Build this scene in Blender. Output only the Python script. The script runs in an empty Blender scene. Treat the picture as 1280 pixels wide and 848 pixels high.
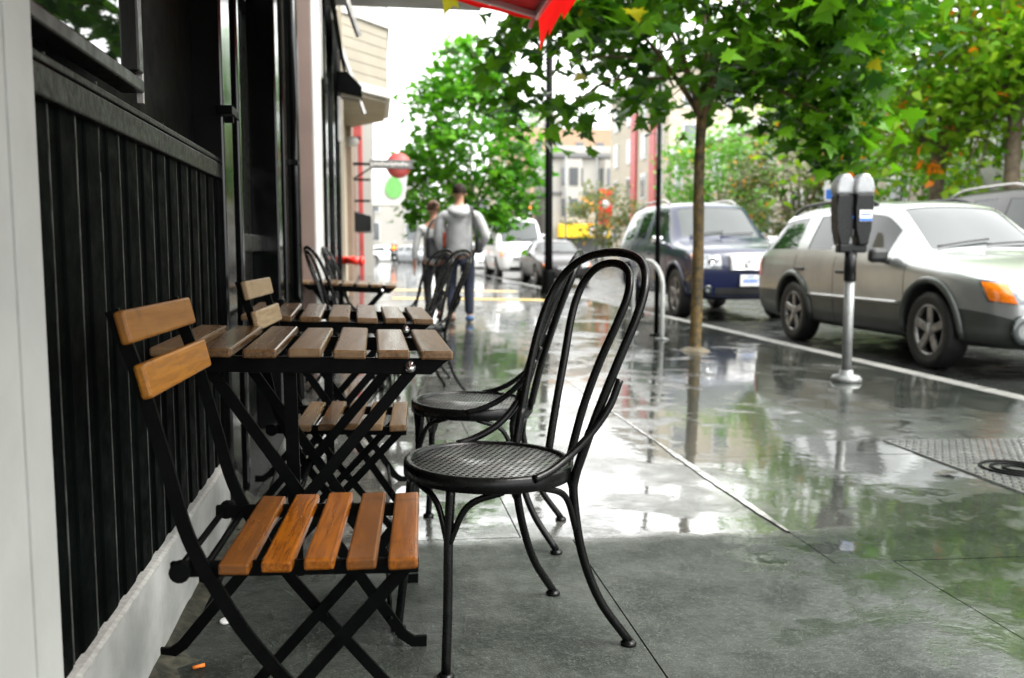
import bpy, bmesh, math, random
from mathutils import Vector, Matrix, Euler
from mathutils.bvhtree import BVHTree

R = math.radians
PI = math.pi
rnd = random.Random(7)
scene = bpy.context.scene
COL = scene.collection


# ------------------------------------------------------------------ helpers
def gz(x):
    """height of the sidewalk: it falls gently towards the kerb"""
    return -0.02 * (min(x, 4.5) - 0.1)


ROAD_Z = -0.19


class MB:
    """collects shapes into one mesh"""

    def __init__(self):
        self.bm = bmesh.new()

    def _add(self, verts, faces, mat=None, smooth=False, mi=0):
        vs = [self.bm.verts.new(mat @ Vector(v) if mat else Vector(v)) for v in verts]
        out = []
        for f in faces:
            try:
                fc = self.bm.faces.new([vs[i] for i in f])
                fc.smooth = smooth
                fc.material_index = mi
                out.append(fc)
            except ValueError:
                pass
        return vs, out

    def box(self, c, s, rot=None, bevel=0.0, mi=0):
        x, y, z = s[0] / 2, s[1] / 2, s[2] / 2
        v = [(-x, -y, -z), (x, -y, -z), (x, y, -z), (-x, y, -z), (-x, -y, z), (x, -y, z), (x, y, z), (-x, y, z)]
        f = [(0, 3, 2, 1), (4, 5, 6, 7), (0, 1, 5, 4), (1, 2, 6, 5), (2, 3, 7, 6), (3, 0, 4, 7)]
        m = Matrix.Translation(c)
        if rot is not None:
            m = m @ (rot.to_matrix().to_4x4() if isinstance(rot, Euler) else rot)
        vs, fs = self._add(v, f, m, mi=mi)
        if bevel > 0:
            es = list({e for fc in fs for e in fc.edges})
            r = bmesh.ops.bevel(self.bm, geom=es, offset=bevel, segments=2, affect='EDGES', profile=0.5)
            for fc in r['faces']:
                fc.material_index = mi
        return self

    def bar(self, a, b, w, t, up=(0, 0, 1), bevel=0.0, mi=0):
        """flat bar from a to b: w across (in the plane of up), t thick"""
        a, b = Vector(a), Vector(b)
        d = b - a
        L = d.length
        d.normalize()
        u = Vector(up)
        s = d.cross(u)
        if s.length < 1e-5:
            s = d.cross(Vector((1, 0, 0)))
        s.normalize()
        n = s.cross(d)
        m = Matrix((d, s, n)).transposed().to_4x4()
        m.translation = (a + b) / 2
        self.box((0, 0, 0), (L, t, w), rot=None, bevel=0) if False else None
        x, y, z = L / 2, t / 2, w / 2
        v = [(-x, -y, -z), (x, -y, -z), (x, y, -z), (-x, y, -z), (-x, -y, z), (x, -y, z), (x, y, z), (-x, y, z)]
        f = [(0, 3, 2, 1), (4, 5, 6, 7), (0, 1, 5, 4), (1, 2, 6, 5), (2, 3, 7, 6), (3, 0, 4, 7)]
        vs, fs = self._add(v, f, m, mi=mi)
        if bevel > 0:
            es = list({e for fc in fs for e in fc.edges})
            bmesh.ops.bevel(self.bm, geom=es, offset=bevel, segments=1, affect='EDGES')
        return self

    def tube(self, pts, r, seg=10, closed=False, cap=True, mi=0, flat=None):
        pts = [Vector(p) for p in pts]
        n = len(pts)
        rr = r if isinstance(r, (list, tuple)) else [r] * n
        rings = []
        prev = None
        for i, p in enumerate(pts):
            if closed:
                t = pts[(i + 1) % n] - pts[i - 1]
            elif i == 0:
                t = pts[1] - pts[0]
            elif i == n - 1:
                t = pts[-1] - pts[-2]
            else:
                t = (pts[i + 1] - pts[i]).normalized() + (pts[i] - pts[i - 1]).normalized()
            t.normalize()
            if prev is None:
                a = Vector((0, 0, 1)) if abs(t.z) < 0.9 else Vector((1, 0, 0))
                u = t.cross(a).normalized()
            else:
                u = prev - t * prev.dot(t)
                u.normalize()
            prev = u
            w = t.cross(u)
            ring = []
            for k in range(seg):
                an = 2 * PI * k / seg
                o = u * math.cos(an) * rr[i] + w * math.sin(an) * rr[i]
                ring.append(self.bm.verts.new(p + o))
            rings.append(ring)
        m = n if closed else n - 1
        for i in range(m):
            A, B = rings[i], rings[(i + 1) % n]
            for k in range(seg):
                fc = self.bm.faces.new((A[k], A[(k + 1) % seg], B[(k + 1) % seg], B[k]))
                fc.smooth = True
                fc.material_index = mi
        if cap and not closed:
            for ring, fl in ((rings[0], True), (rings[-1], False)):
                try:
                    fc = self.bm.faces.new(ring[::-1] if fl else ring)
                    fc.material_index = mi
                except ValueError:
                    pass
        return self

    def ribbon(self, pts, w, t, side=(0, 1, 0)):
        """flat strip swept along a path lying in the plane square to side: w in the plane, t along side"""
        P = [Vector(p) for p in pts]
        sd_ = Vector(side).normalized()
        rings = []
        for i, p in enumerate(P):
            d = (P[min(i + 1, len(P) - 1)] - P[max(i - 1, 0)]).normalized()
            n = sd_.cross(d).normalized()
            rings.append([self.bm.verts.new(p + n * (a * w / 2) + sd_ * (b * t / 2)) for a, b in ((-1, -1), (1, -1), (1, 1), (-1, 1))])
        for A, B in zip(rings, rings[1:]):
            for k in range(4):
                self.bm.faces.new((A[k], A[(k + 1) % 4], B[(k + 1) % 4], B[k]))
        self.bm.faces.new(rings[0])
        self.bm.faces.new(rings[-1][::-1])
        return self

    def lathe(self, prof, seg=24, axis='z', at=(0, 0, 0), mi=0, smooth=True, cap=True):
        """prof = [(r, h)...] turned about an axis"""
        rings = []
        at = Vector(at)
        for (r, h) in prof:
            ring = []
            for k in range(seg):
                a = 2 * PI * k / seg
                c, s = r * math.cos(a), r * math.sin(a)
                p = {'z': (c, s, h), 'y': (c, h, s), 'x': (h, c, s)}[axis]
                ring.append(self.bm.verts.new(at + Vector(p)))
            rings.append(ring)
        for A, B in zip(rings, rings[1:]):
            for k in range(seg):
                fc = self.bm.faces.new((A[k], A[(k + 1) % seg], B[(k + 1) % seg], B[k]))
                fc.smooth = smooth
                fc.material_index = mi
        for ring in ((rings[0], rings[-1]) if cap else ()):
            try:
                fc = self.bm.faces.new(ring)
                fc.material_index = mi
            except ValueError:
                pass
        return self

    def prism(self, poly, axis, a, b, mi=0, bevel=0.0):
        """polygon (2D) extruded along an axis from a to b"""
        def P(p, h):
            return {'x': (h, p[0], p[1]), 'y': (p[0], h, p[1]), 'z': (p[0], p[1], h)}[axis]
        n = len(poly)
        v = [P(p, a) for p in poly] + [P(p, b) for p in poly]
        f = [tuple(range(n))[::-1], tuple(range(n, 2 * n))]
        for i in range(n):
            j = (i + 1) % n
            f.append((i, j, n + j, n + i))
        vs, fs = self._add(v, f, mi=mi)
        if bevel > 0:
            es = list({e for fc in fs for e in fc.edges})
            bmesh.ops.bevel(self.bm, geom=es, offset=bevel, segments=2, affect='EDGES', profile=0.5)
        return self

    def quad(self, pts, mi=0):
        self._add(pts, [tuple(range(len(pts)))], mi=mi)
        return self

    def build(self, name, mat, parent=None, recalc=True, matrix=None):
        if recalc:
            bmesh.ops.recalc_face_normals(self.bm, faces=self.bm.faces[:])
        if matrix is not None:
            self.bm.transform(matrix)
        me = bpy.data.meshes.new(name)
        self.bm.to_mesh(me)
        self.bm.free()
        for m in (mat if isinstance(mat, (list, tuple)) else [mat]):
            me.materials.append(m)
        o = bpy.data.objects.new(name, me)
        COL.objects.link(o)
        if parent is not None:
            o.parent = parent
        return o


def raw_mesh(name, verts, faces, mat, parent=None, smooth=False):
    me = bpy.data.meshes.new(name)
    me.from_pydata(verts, [], faces)
    me.update()
    for m in (mat if isinstance(mat, (list, tuple)) else [mat]):
        me.materials.append(m)
    if smooth:
        me.polygons.foreach_set('use_smooth', [True] * len(me.polygons))
    o = bpy.data.objects.new(name, me)
    COL.objects.link(o)
    if parent is not None:
        o.parent = parent
    return o


def tag(o, label, cat, group=None):
    o['label'] = label
    o['category'] = cat
    if group:
        o['group'] = group
    return o


def thing(name, label, cat, loc=(0, 0, 0), rotz=0.0, group=None, rot=None):
    o = bpy.data.objects.new(name, None)
    COL.objects.link(o)
    o.empty_display_size = 0.1
    o.location = loc
    o.rotation_euler = rot if rot else (0, 0, rotz)
    return tag(o, label, cat, group)


def struct(o):
    o['kind'] = 'structure'
    return o


def dup(root, loc, rot, label=None):
    def rec(o, par):
        c = o.copy()
        COL.objects.link(c)
        if par is not None:
            c.parent = par
        for ch in list(o.children):
            rec(ch, c)
        return c
    r = rec(root, None)
    r.location = loc
    r.rotation_euler = rot
    if label:
        r['label'] = label
    return r


def smooth_path(pts, n=6):
    """Catmull-Rom through points"""
    P = [Vector(p) for p in pts]
    P = [P[0] * 2 - P[1]] + P + [P[-1] * 2 - P[-2]]
    out = []
    for i in range(1, len(P) - 2):
        for k in range(n):
            t = k / n
            a, b, c, d = P[i - 1], P[i], P[i + 1], P[i + 2]
            out.append(0.5 * ((2 * b) + (c - a) * t + (2 * a - 5 * b + 4 * c - d) * t * t + (3 * b - a - 3 * c + d) * t ** 3))
    out.append(P[-2])
    return out


# ---------------------------------------------------------------- materials
def new_mat(name):
    m = bpy.data.materials.new(name)
    m.use_nodes = True
    nt = m.node_tree
    return m, nt, nt.nodes, nt.links, nt.nodes['Principled BSDF']


def node(nt, t, **kw):
    n = nt.nodes.new(t)
    for k, v in kw.items():
        if k in n.inputs:
            n.inputs[k].default_value = v
        else:
            setattr(n, k, v)
    return n


def math_n(nt, op, a, b=None, c=None, clamp=False):
    n = nt.nodes.new('ShaderNodeMath')
    n.operation = op
    n.use_clamp = clamp
    for i, v in enumerate((a, b, c)):
        if v is None:
            continue
        if isinstance(v, (int, float)):
            n.inputs[i].default_value = v
        else:
            nt.links.new(v, n.inputs[i])
    return n.outputs[0]


def smoothstep(nt, v, lo, hi, a=0.0, b=1.0):
    n = nt.nodes.new('ShaderNodeMapRange')
    n.interpolation_type = 'SMOOTHSTEP'
    n.inputs['From Min'].default_value = lo
    n.inputs['From Max'].default_value = hi
    n.inputs['To Min'].default_value = a
    n.inputs['To Max'].default_value = b
    nt.links.new(v, n.inputs['Value'])
    return n.outputs['Result']


def mixrgb(nt, fac, a, b, mode='MIX'):
    n = nt.nodes.new('ShaderNodeMix')
    n.data_type = 'RGBA'
    n.blend_type = mode
    for sock, v in ((n.inputs['Factor'], fac), (n.inputs['A'], a), (n.inputs['B'], b)):
        if isinstance(v, (int, float)):
            sock.default_value = v
        elif isinstance(v, (tuple, list)):
            sock.default_value = tuple(v) + ((1,) if len(v) == 3 else ())
        else:
            nt.links.new(v, sock)
    return n.outputs['Result']


def noise(nt, scale, detail=4, rough=0.55, vec=None, dist=0.0):
    n = nt.nodes.new('ShaderNodeTexNoise')
    n.inputs['Scale'].default_value = scale
    n.inputs['Detail'].default_value = detail
    n.inputs['Roughness'].default_value = rough
    n.inputs['Distortion'].default_value = dist
    if vec is not None:
        nt.links.new(vec, n.inputs['Vector'])
    return n.outputs['Fac']


def obj_coord(nt):
    return nt.nodes.new('ShaderNodeTexCoord').outputs['Object']


def bump(nt, h, strength, dist=0.01):
    b = nt.nodes.new('ShaderNodeBump')
    b.inputs['Strength'].default_value = strength
    b.inputs['Distance'].default_value = dist
    nt.links.new(h, b.inputs['Height'])
    return b.outputs['Normal']


def M(name, col, rough=0.5, metal=0.0, var=0.25, scale=6.0, bmp=0.0, bscale=60.0, rvar=0.1, col2=None, coat=0.0, ior=1.5, spec=0.5):
    """a plain surface with uneven colour, gloss and a little relief"""
    m, nt, N, L, P = new_mat(name)
    v = obj_coord(nt)
    n1 = noise(nt, scale, 6, 0.6, v)
    c2 = col2 if col2 else tuple(max(0, c * (1 - var)) for c in col)
    f = smoothstep(nt, n1, 0.32, 0.68)
    L.new(mixrgb(nt, f, c2, col), P.inputs['Base Color'])
    n2 = noise(nt, scale * 2.3, 5, 0.6, v)
    rr = nt.nodes.new('ShaderNodeMapRange')
    rr.inputs['From Min'].default_value = 0.3
    rr.inputs['From Max'].default_value = 0.7
    rr.inputs['To Min'].default_value = max(0.02, rough - rvar)
    rr.inputs['To Max'].default_value = min(1, rough + rvar)
    L.new(n2, rr.inputs['Value'])
    L.new(rr.outputs['Result'], P.inputs['Roughness'])
    P.inputs['Metallic'].default_value = metal
    P.inputs['IOR'].default_value = ior
    P.inputs['Specular IOR Level'].default_value = spec
    P.inputs['Coat Weight'].default_value = coat
    P.inputs['Coat Roughness'].default_value = 0.04
    if bmp > 0:
        L.new(bump(nt, noise(nt, bscale, 5, 0.65, v), bmp, 0.004), P.inputs['Normal'])
    return m


def wood_mat(name, c1, c2, c3, rough=0.35):
    """weathered slats: each board its own tone, grain along y, worn pale ends"""
    m, nt, N, L, P = new_mat(name)
    v = obj_coord(nt)
    geo = nt.nodes.new('ShaderNodeNewGeometry')
    rpi = geo.outputs['Random Per Island']
    mp = node(nt, 'ShaderNodeMapping')
    mp.inputs['Scale'].default_value = (1.0, 0.07, 1.0)
    L.new(v, mp.inputs['Vector'])
    off = nt.nodes.new('ShaderNodeVectorMath')
    off.operation = 'ADD'
    L.new(mp.outputs[0], off.inputs[0])
    cmb = node(nt, 'ShaderNodeCombineXYZ')
    L.new(math_n(nt, 'MULTIPLY', rpi, 9.0), cmb.inputs[1])
    L.new(cmb.outputs[0], off.inputs[1])
    g = noise(nt, 130, 4, 0.6, off.outputs[0], 0.6)
    blot = noise(nt, 9, 5, 0.6, off.outputs[0], 0.5)
    stain = noise(nt, 14, 5, 0.65, v, 0.8)
    col = mixrgb(nt, smoothstep(nt, g, 0.35, 0.65), c1, c2)
    col = mixrgb(nt, smoothstep(nt, math_n(nt, 'ADD', math_n(nt, 'MULTIPLY', blot, 0.7), math_n(nt, 'MULTIPLY', rpi, 0.35)), 0.4, 0.72), col, c3)
    col = mixrgb(nt, smoothstep(nt, stain, 0.56, 0.72, 0, 0.6), col, tuple(0.35 * c for c in c1))
    L.new(col, P.inputs['Base Color'])
    L.new(smoothstep(nt, blot, 0.35, 0.65, rough - 0.12, rough + 0.15), P.inputs['Roughness'])
    P.inputs['Specular IOR Level'].default_value = 0.3
    g = math_n(nt, 'MULTIPLY', g, 0.5)
    L.new(bump(nt, math_n(nt, 'ADD', g, math_n(nt, 'MULTIPLY', stain, 0.6)), 0.25, 0.002), P.inputs['Normal'])
    return m


def leaf_mat(name, c1, c2, c3=None, trans=0.35, rough=0.35, amount3=0.0, spec=0.25):
    m, nt, N, L, P = new_mat(name)
    geo = nt.nodes.new('ShaderNodeNewGeometry')
    rpi = geo.outputs['Random Per Island']
    col = mixrgb(nt, rpi, c1, c2)
    if c3:
        w = nt.nodes.new('ShaderNodeTexWhiteNoise')
        w.noise_dimensions = '1D'
        L.new(math_n(nt, 'MULTIPLY', rpi, 77.0), w.inputs['W'])
        col = mixrgb(nt, math_n(nt, 'LESS_THAN', w.outputs['Value'], amount3), col, c3)
    L.new(col, P.inputs['Base Color'])
    P.inputs['Roughness'].default_value = rough
    P.inputs['Specular IOR Level'].default_value = spec
    tr = nt.nodes.new('ShaderNodeBsdfTranslucent')
    L.new(mixrgb(nt, 1.0, col, (1.35, 1.5, 0.7), 'MULTIPLY'), tr.inputs['Color'])
    mx = nt.nodes.new('ShaderNodeMixShader')
    mx.inputs[0].default_value = trans
    L.new(P.outputs[0], mx.inputs[1])
    L.new(tr.outputs[0], mx.inputs[2])
    L.new(mx.outputs[0], N['Material Output'].inputs['Surface'])
    return m


def wet_ground(name, dark, light, shelter=False, grit=1.0, puddle=0.5, rmin=0.025, ior=1.85):
    """rain-wet paving: puddles, damp film and grit"""
    m, nt, N, L, P = new_mat(name)
    v = obj_coord(nt)
    sep = node(nt, 'ShaderNodeSeparateXYZ')
    L.new(v, sep.inputs[0])
    X, Y = sep.outputs[0], sep.outputs[1]
    big = noise(nt, 0.75, 4, 0.55, v, 0.5)
    mid = noise(nt, 3.6, 6, 0.6, v, 0.15)
    sml = noise(nt, 21, 6, 0.7, v, 0.0)
    fine = noise(nt, 70, 4, 0.7, v)
    spk = noise(nt, 210, 2, 0.55, v)
    w = math_n(nt, 'ADD', math_n(nt, 'MULTIPLY', big, 0.45), math_n(nt, 'MULTIPLY', mid, 0.55))
    w = math_n(nt, 'ADD', w, math_n(nt, 'MULTIPLY', math_n(nt, 'SUBTRACT', sml, 0.5), 0.12))
    if shelter:
        # nearly dry under the awning, soaked outside it
        ragged = math_n(nt, 'MULTIPLY', math_n(nt, 'SUBTRACT', mid, 0.5), 1.6)
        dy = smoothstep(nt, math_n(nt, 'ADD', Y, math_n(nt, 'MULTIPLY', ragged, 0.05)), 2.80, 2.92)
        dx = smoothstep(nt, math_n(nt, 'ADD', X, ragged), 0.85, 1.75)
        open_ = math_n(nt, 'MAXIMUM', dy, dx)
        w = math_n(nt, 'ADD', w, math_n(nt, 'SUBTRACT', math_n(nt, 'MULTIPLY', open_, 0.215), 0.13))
        L.new(smoothstep(nt, open_, 0, 1, 1.33, ior), P.inputs['IOR'])
    else:
        P.inputs['IOR'].default_value = ior
    pud = smoothstep(nt, w, puddle - 0.055, puddle + 0.045)      # standing water
    film = smoothstep(nt, w, puddle - 0.20, puddle - 0.04)     # damp film
    if shelter:      # the slabs outside the awning are older, paler concrete
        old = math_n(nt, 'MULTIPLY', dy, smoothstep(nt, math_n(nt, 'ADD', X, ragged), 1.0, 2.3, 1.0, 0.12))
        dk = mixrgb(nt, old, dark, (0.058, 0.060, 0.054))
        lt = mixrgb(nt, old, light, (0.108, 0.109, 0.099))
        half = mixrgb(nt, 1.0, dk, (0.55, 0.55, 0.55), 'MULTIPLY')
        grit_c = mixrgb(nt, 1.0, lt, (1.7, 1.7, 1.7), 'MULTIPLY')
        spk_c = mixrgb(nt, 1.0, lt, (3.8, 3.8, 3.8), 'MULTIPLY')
    else:
        dk, lt = dark, light
        half = tuple(x * 0.55 for x in dark)
        grit_c = tuple(x * 1.7 for x in light)
        spk_c = tuple(min(1, x * 3.2) for x in light)
    c = mixrgb(nt, smoothstep(nt, mid, 0.35, 0.65), dk, lt)
    c = mixrgb(nt, smoothstep(nt, sml, 0.45, 0.7, 0, 0.5), c, half)
    c = mixrgb(nt, smoothstep(nt, fine, 0.45, 0.7, 0, 0.45), c, grit_c)
    c = mixrgb(nt, math_n(nt, 'MULTIPLY', smoothstep(nt, spk, 0.60, 0.72, 0, 0.75 * grit), smoothstep(nt, mid, 0.38, 0.62, 0.45, 1.0)), c, spk_c)
    c = mixrgb(nt, math_n(nt, 'MULTIPLY', film, 0.45), c, half)
    L.new(c, P.inputs['Base Color'])
    r1 = math_n(nt, 'SUBTRACT', 0.52, math_n(nt, 'MULTIPLY', film, 0.29))
    r1 = math_n(nt, 'ADD', r1, math_n(nt, 'MULTIPLY', math_n(nt, 'SUBTRACT', sml, 0.5), 0.25))
    rg = nt.nodes.new('ShaderNodeMix')
    L.new(pud, rg.inputs[0])
    L.new(r1, rg.inputs[2])
    L.new(smoothstep(nt, sml, 0.35, 0.65, rmin, rmin + 0.04), rg.inputs[3])
    L.new(rg.outputs[0], P.inputs['Roughness'])
    rip = noise(nt, 7, 3, 0.55, v, 0.1)
    h = math_n(nt, 'ADD', math_n(nt, 'MULTIPLY', fine, 0.5), math_n(nt, 'MULTIPLY', spk, 0.5))
    h = math_n(nt, 'ADD', h, math_n(nt, 'MULTIPLY', sml, 0.7))
    h = math_n(nt, 'MULTIPLY', h, math_n(nt, 'SUBTRACT', 1.0, math_n(nt, 'MULTIPLY', pud, 0.97)))
    h = math_n(nt, 'MULTIPLY', h, math_n(nt, 'SUBTRACT', 1.0, math_n(nt, 'MULTIPLY', film, 0.7)))
    h = math_n(nt, 'ADD', h, math_n(nt, 'MULTIPLY', rip, 0.24))
    L.new(bump(nt, h, 0.6 * grit, 0.006), P.inputs['Normal'])
    return m


def paint_mat(name, col, metal=0.0, rough=0.25, coat=0.8):
    """car paint with rain film and road dirt"""
    m, nt, N, L, P = new_mat(name)
    v = obj_coord(nt)
    n = noise(nt, 2.5, 5, 0.6, v)
    c = mixrgb(nt, smoothstep(nt, n, 0.3, 0.7), tuple(x * 0.8 for x in col), col)
    L.new(c, P.inputs['Base Color'])
    P.inputs['Metallic'].default_value = metal
    P.inputs['Roughness'].default_value = rough
    P.inputs['Coat Weight'].default_value = coat
    P.inputs['Coat Roughness'].default_value = 0.05
    drop = noise(nt, 90, 2, 0.5, v)
    L.new(bump(nt, smoothstep(nt, drop, 0.6, 0.72), 0.12, 0.003), P.inputs['Coat Normal'])
    return m


def glass_mat(name, col=(0.01, 0.014, 0.013), rough=0.03):
    m, nt, N, L, P = new_mat(name)
    v = obj_coord(nt)
    n = noise(nt, 3, 4, 0.5, v)
    L.new(mixrgb(nt, n, col, tuple(2.2 * c for c in col)), P.inputs['Base Color'])
    P.inputs['Roughness'].default_value = rough
    P.inputs['IOR'].default_value = 1.55
    P.inputs['Coat Weight'].default_value = 0.5
    P.inputs['Coat Roughness'].default_value = 0.02
    return m


def emit_mat(name, col, s):
    m, nt, N, L, P = new_mat(name)
    P.inputs['Base Color'].default_value = (*col, 1)
    P.inputs['Emission Color'].default_value = (*col, 1)
    P.inputs['Emission Strength'].default_value = s
    return m


def seat_metal(name):
    """black perforated steel: rows of small punched dimples"""
    m, nt, N, L, P = new_mat(name)
    v = obj_coord(nt)
    mp = node(nt, 'ShaderNodeMapping')
    mp.inputs['Scale'].default_value = (1, 1, 0)
    mp.inputs['Rotation'].default_value = (0, 0, R(45))
    L.new(v, mp.inputs['Vector'])
    vo = nt.nodes.new('ShaderNodeTexVoronoi')
    vo.inputs['Scale'].default_value = 64
    vo.inputs['Randomness'].default_value = 0.0
    L.new(mp.outputs[0], vo.inputs['Vector'])
    d = vo.outputs['Distance']
    hole = smoothstep(nt, d, 0.27, 0.36, 1, 0)
    L.new(mixrgb(nt, hole, (0.115, 0.12, 0.115), (0.002, 0.002, 0.002)), P.inputs['Base Color'])  # steel between the holes lightened to stand for the sky's reflection
    L.new(smoothstep(nt, hole, 0, 1, 0.22, 0.6), P.inputs['Roughness'])
    L.new(math_n(nt, 'MULTIPLY', math_n(nt, 'SUBTRACT', 1.0, hole), 0.6), P.inputs['Specular IOR Level'])
    L.new(bump(nt, math_n(nt, 'SUBTRACT', 1.0, hole), 0.6, 0.002), P.inputs['Normal'])
    return m


MAT = {}
MAT['black_paint'] = M('black gloss paint', (0.004, 0.0055, 0.005), 0.33, var=0.5, scale=5, bmp=0.12, bscale=35, rvar=0.12, spec=0.12)
MAT['black_board'] = M('black painted boards', (0.0016, 0.0028, 0.0024), 0.6, var=0.5, scale=7, bmp=0.2, bscale=50, rvar=0.14, spec=0.02)
MAT['black_gloss'] = M('black enamel', (0.004, 0.005, 0.0045), 0.13, var=0.4, scale=4, bmp=0.03, rvar=0.06, spec=0.4)
MAT['worn'] = M('painted edge highlight', (0.09, 0.097, 0.088), 0.4, col2=(0.02, 0.022, 0.02), scale=18)  # lighter tone standing in for highlights along the batten edges
MAT['ledge'] = M('worn dark grey paint', (0.007, 0.008, 0.007), 0.40, col2=(0.0018, 0.0024, 0.0018), scale=22, bmp=0.35, bscale=70, spec=0.16)
MAT['win_frame'] = M('dark grey window paint', (0.011, 0.013, 0.0115), 0.35, spec=0.3, var=0.3, scale=12, bmp=0.1)
MAT['dark_void'] = M('dark recess', (0.0015, 0.0025, 0.002), 0.6, var=0.5, scale=3, spec=0.05)
MAT['plinth'] = M('dirty white plinth', (0.46, 0.47, 0.45), 0.6, col2=(0.30, 0.31, 0.295), scale=5, bmp=0.35, bscale=30)
MAT['pier'] = M('pale grey render', (0.37, 0.385, 0.36), 0.75, col2=(0.31, 0.32, 0.30), scale=3, bmp=0.3, bscale=22)
MAT['chip'] = M('chipped paint edge', (0.50, 0.51, 0.48), 0.7, col2=(0.36, 0.365, 0.34), scale=70, bmp=0.1, bscale=40)
MAT['iron'] = M('black powder coated steel', (0.002, 0.0026, 0.0024), 0.42, var=0.5, scale=9, bmp=0.15, bscale=90, rvar=0.12, spec=0.05)
MAT['iron_worn'] = M('black enamelled tube', (0.003, 0.0036, 0.0033), 0.27, var=0.5, scale=14, bmp=0.12, bscale=110, rvar=0.1, spec=0.22)
MAT['bolt'] = M('zinc bolt', (0.65, 0.65, 0.65), 0.25, metal=1.0, var=0.1)
MAT['seat_metal'] = seat_metal('punched seat')
MAT['wood'] = wood_mat('oiled orange hardwood', (0.125, 0.036, 0.003), (0.225, 0.070, 0.0045), (0.085, 0.033, 0.008), 0.28)
MAT['wood_back'] = wood_mat('oiled golden hardwood', (0.18, 0.068, 0.0055), (0.265, 0.105, 0.008), (0.13, 0.052, 0.008), 0.42)
MAT['wood_grey'] = wood_mat('rain greyed hardwood', (0.050, 0.026, 0.011), (0.112, 0.062, 0.026), (0.150, 0.096, 0.050), 0.30)
MAT['wood_pale'] = wood_mat('pale worn hardwood', (0.18, 0.12, 0.06), (0.28, 0.20, 0.11), (0.22, 0.155, 0.085), 0.4)
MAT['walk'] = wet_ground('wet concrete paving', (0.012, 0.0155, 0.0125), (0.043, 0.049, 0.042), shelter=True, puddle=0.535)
MAT['joint'] = M('wet joint dirt', (0.018, 0.02, 0.017), 0.5, scale=20, bmp=0.5)
MAT['kerb'] = wet_ground('wet kerb stone', (0.10, 0.10, 0.093), (0.19, 0.187, 0.172), grit=0.6, puddle=0.70, ior=1.5)
MAT['road'] = wet_ground('wet asphalt', (0.012, 0.0135, 0.0125), (0.027, 0.029, 0.0275), grit=1.0, puddle=0.6, rmin=0.08, ior=1.36)
MAT['filler'] = M('wet pale joint filler', (0.30, 0.30, 0.285), 0.16, var=0.7, scale=14, bmp=0.2)
MAT['earth'] = M('far ground', (0.09, 0.095, 0.085), 0.6, scale=0.2)
MAT['yellow_line'] = M('yellow road paint', (0.72, 0.46, 0.03), 0.3, var=0.3, scale=8, bmp=0.2)
MAT['white_line'] = M('white road paint', (0.7, 0.7, 0.68), 0.3, var=0.3, scale=8, bmp=0.2)
MAT['moss'] = M('mossy gutter grit', (0.06, 0.058, 0.038), 0.8, col2=(0.014, 0.017, 0.010), scale=30, bmp=1.0, bscale=80)
MAT['soil'] = M('pale gritty soil', (0.22, 0.18, 0.11), 0.6, col2=(0.08, 0.065, 0.04), scale=25, bmp=0.8, bscale=60)
MAT['bark'] = M('wet street tree bark', (0.185, 0.115, 0.032), 0.6, col2=(0.035, 0.030, 0.014), scale=16, bmp=0.9, bscale=45)
MAT['bark2'] = M('plane tree bark', (0.20, 0.15, 0.10), 0.7, col2=(0.09, 0.07, 0.05), scale=6, bmp=0.8, bscale=25)
MAT['leaf_near'] = leaf_mat('maple leaves', (0.008, 0.050, 0.003), (0.125, 0.310, 0.012), (0.42, 0.36, 0.02), 0.36, 0.35, 0.004)
MAT['leaf_mid'] = leaf_mat('young maple leaves', (0.03, 0.15, 0.010), (0.13, 0.33, 0.025), None, 0.42, 0.4)
MAT['leaf_far'] = leaf_mat('plane leaves', (0.08, 0.23, 0.012), (0.30, 0.45, 0.03), (0.75, 0.22, 0.02), 0.48, 0.4, 0.012)
MAT['leaf_olive'] = leaf_mat('olive grey leaves', (0.07, 0.10, 0.035), (0.15, 0.17, 0.07), (0.55, 0.25, 0.05), 0.35, 0.45, 0.05)
MAT['leaf_bright'] = leaf_mat('fresh green leaves', (0.07, 0.20, 0.03), (0.16, 0.32, 0.06), (0.7, 0.4, 0.05), 0.4, 0.4, 0.02)
MAT['leaf_orange'] = leaf_mat('orange leaves', (0.75, 0.20, 0.01), (0.85, 0.33, 0.02), None, 0.4, 0.4)
MAT['red_canvas'] = M('red awning canvas', (0.62, 0.012, 0.010), 0.7, var=0.25, scale=6, bmp=0.2, bscale=120)
def canvas_mat(name, col):
    m, nt, N, L, P = new_mat(name)
    v = obj_coord(nt)
    c = mixrgb(nt, noise(nt, 5, 5, 0.6, v), tuple(x * 0.75 for x in col), col)
    L.new(c, P.inputs['Base Color'])
    P.inputs['Roughness'].default_value = 0.8
    P.inputs['Specular IOR Level'].default_value = 0.15
    tr = nt.nodes.new('ShaderNodeBsdfTranslucent')
    L.new(c, tr.inputs['Color'])
    mx = nt.nodes.new('ShaderNodeMixShader')
    mx.inputs[0].default_value = 0.5
    L.new(P.outputs[0], mx.inputs[1])
    L.new(tr.outputs[0], mx.inputs[2])
    L.new(mx.outputs[0], N['Material Output'].inputs['Surface'])
    return m


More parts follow.
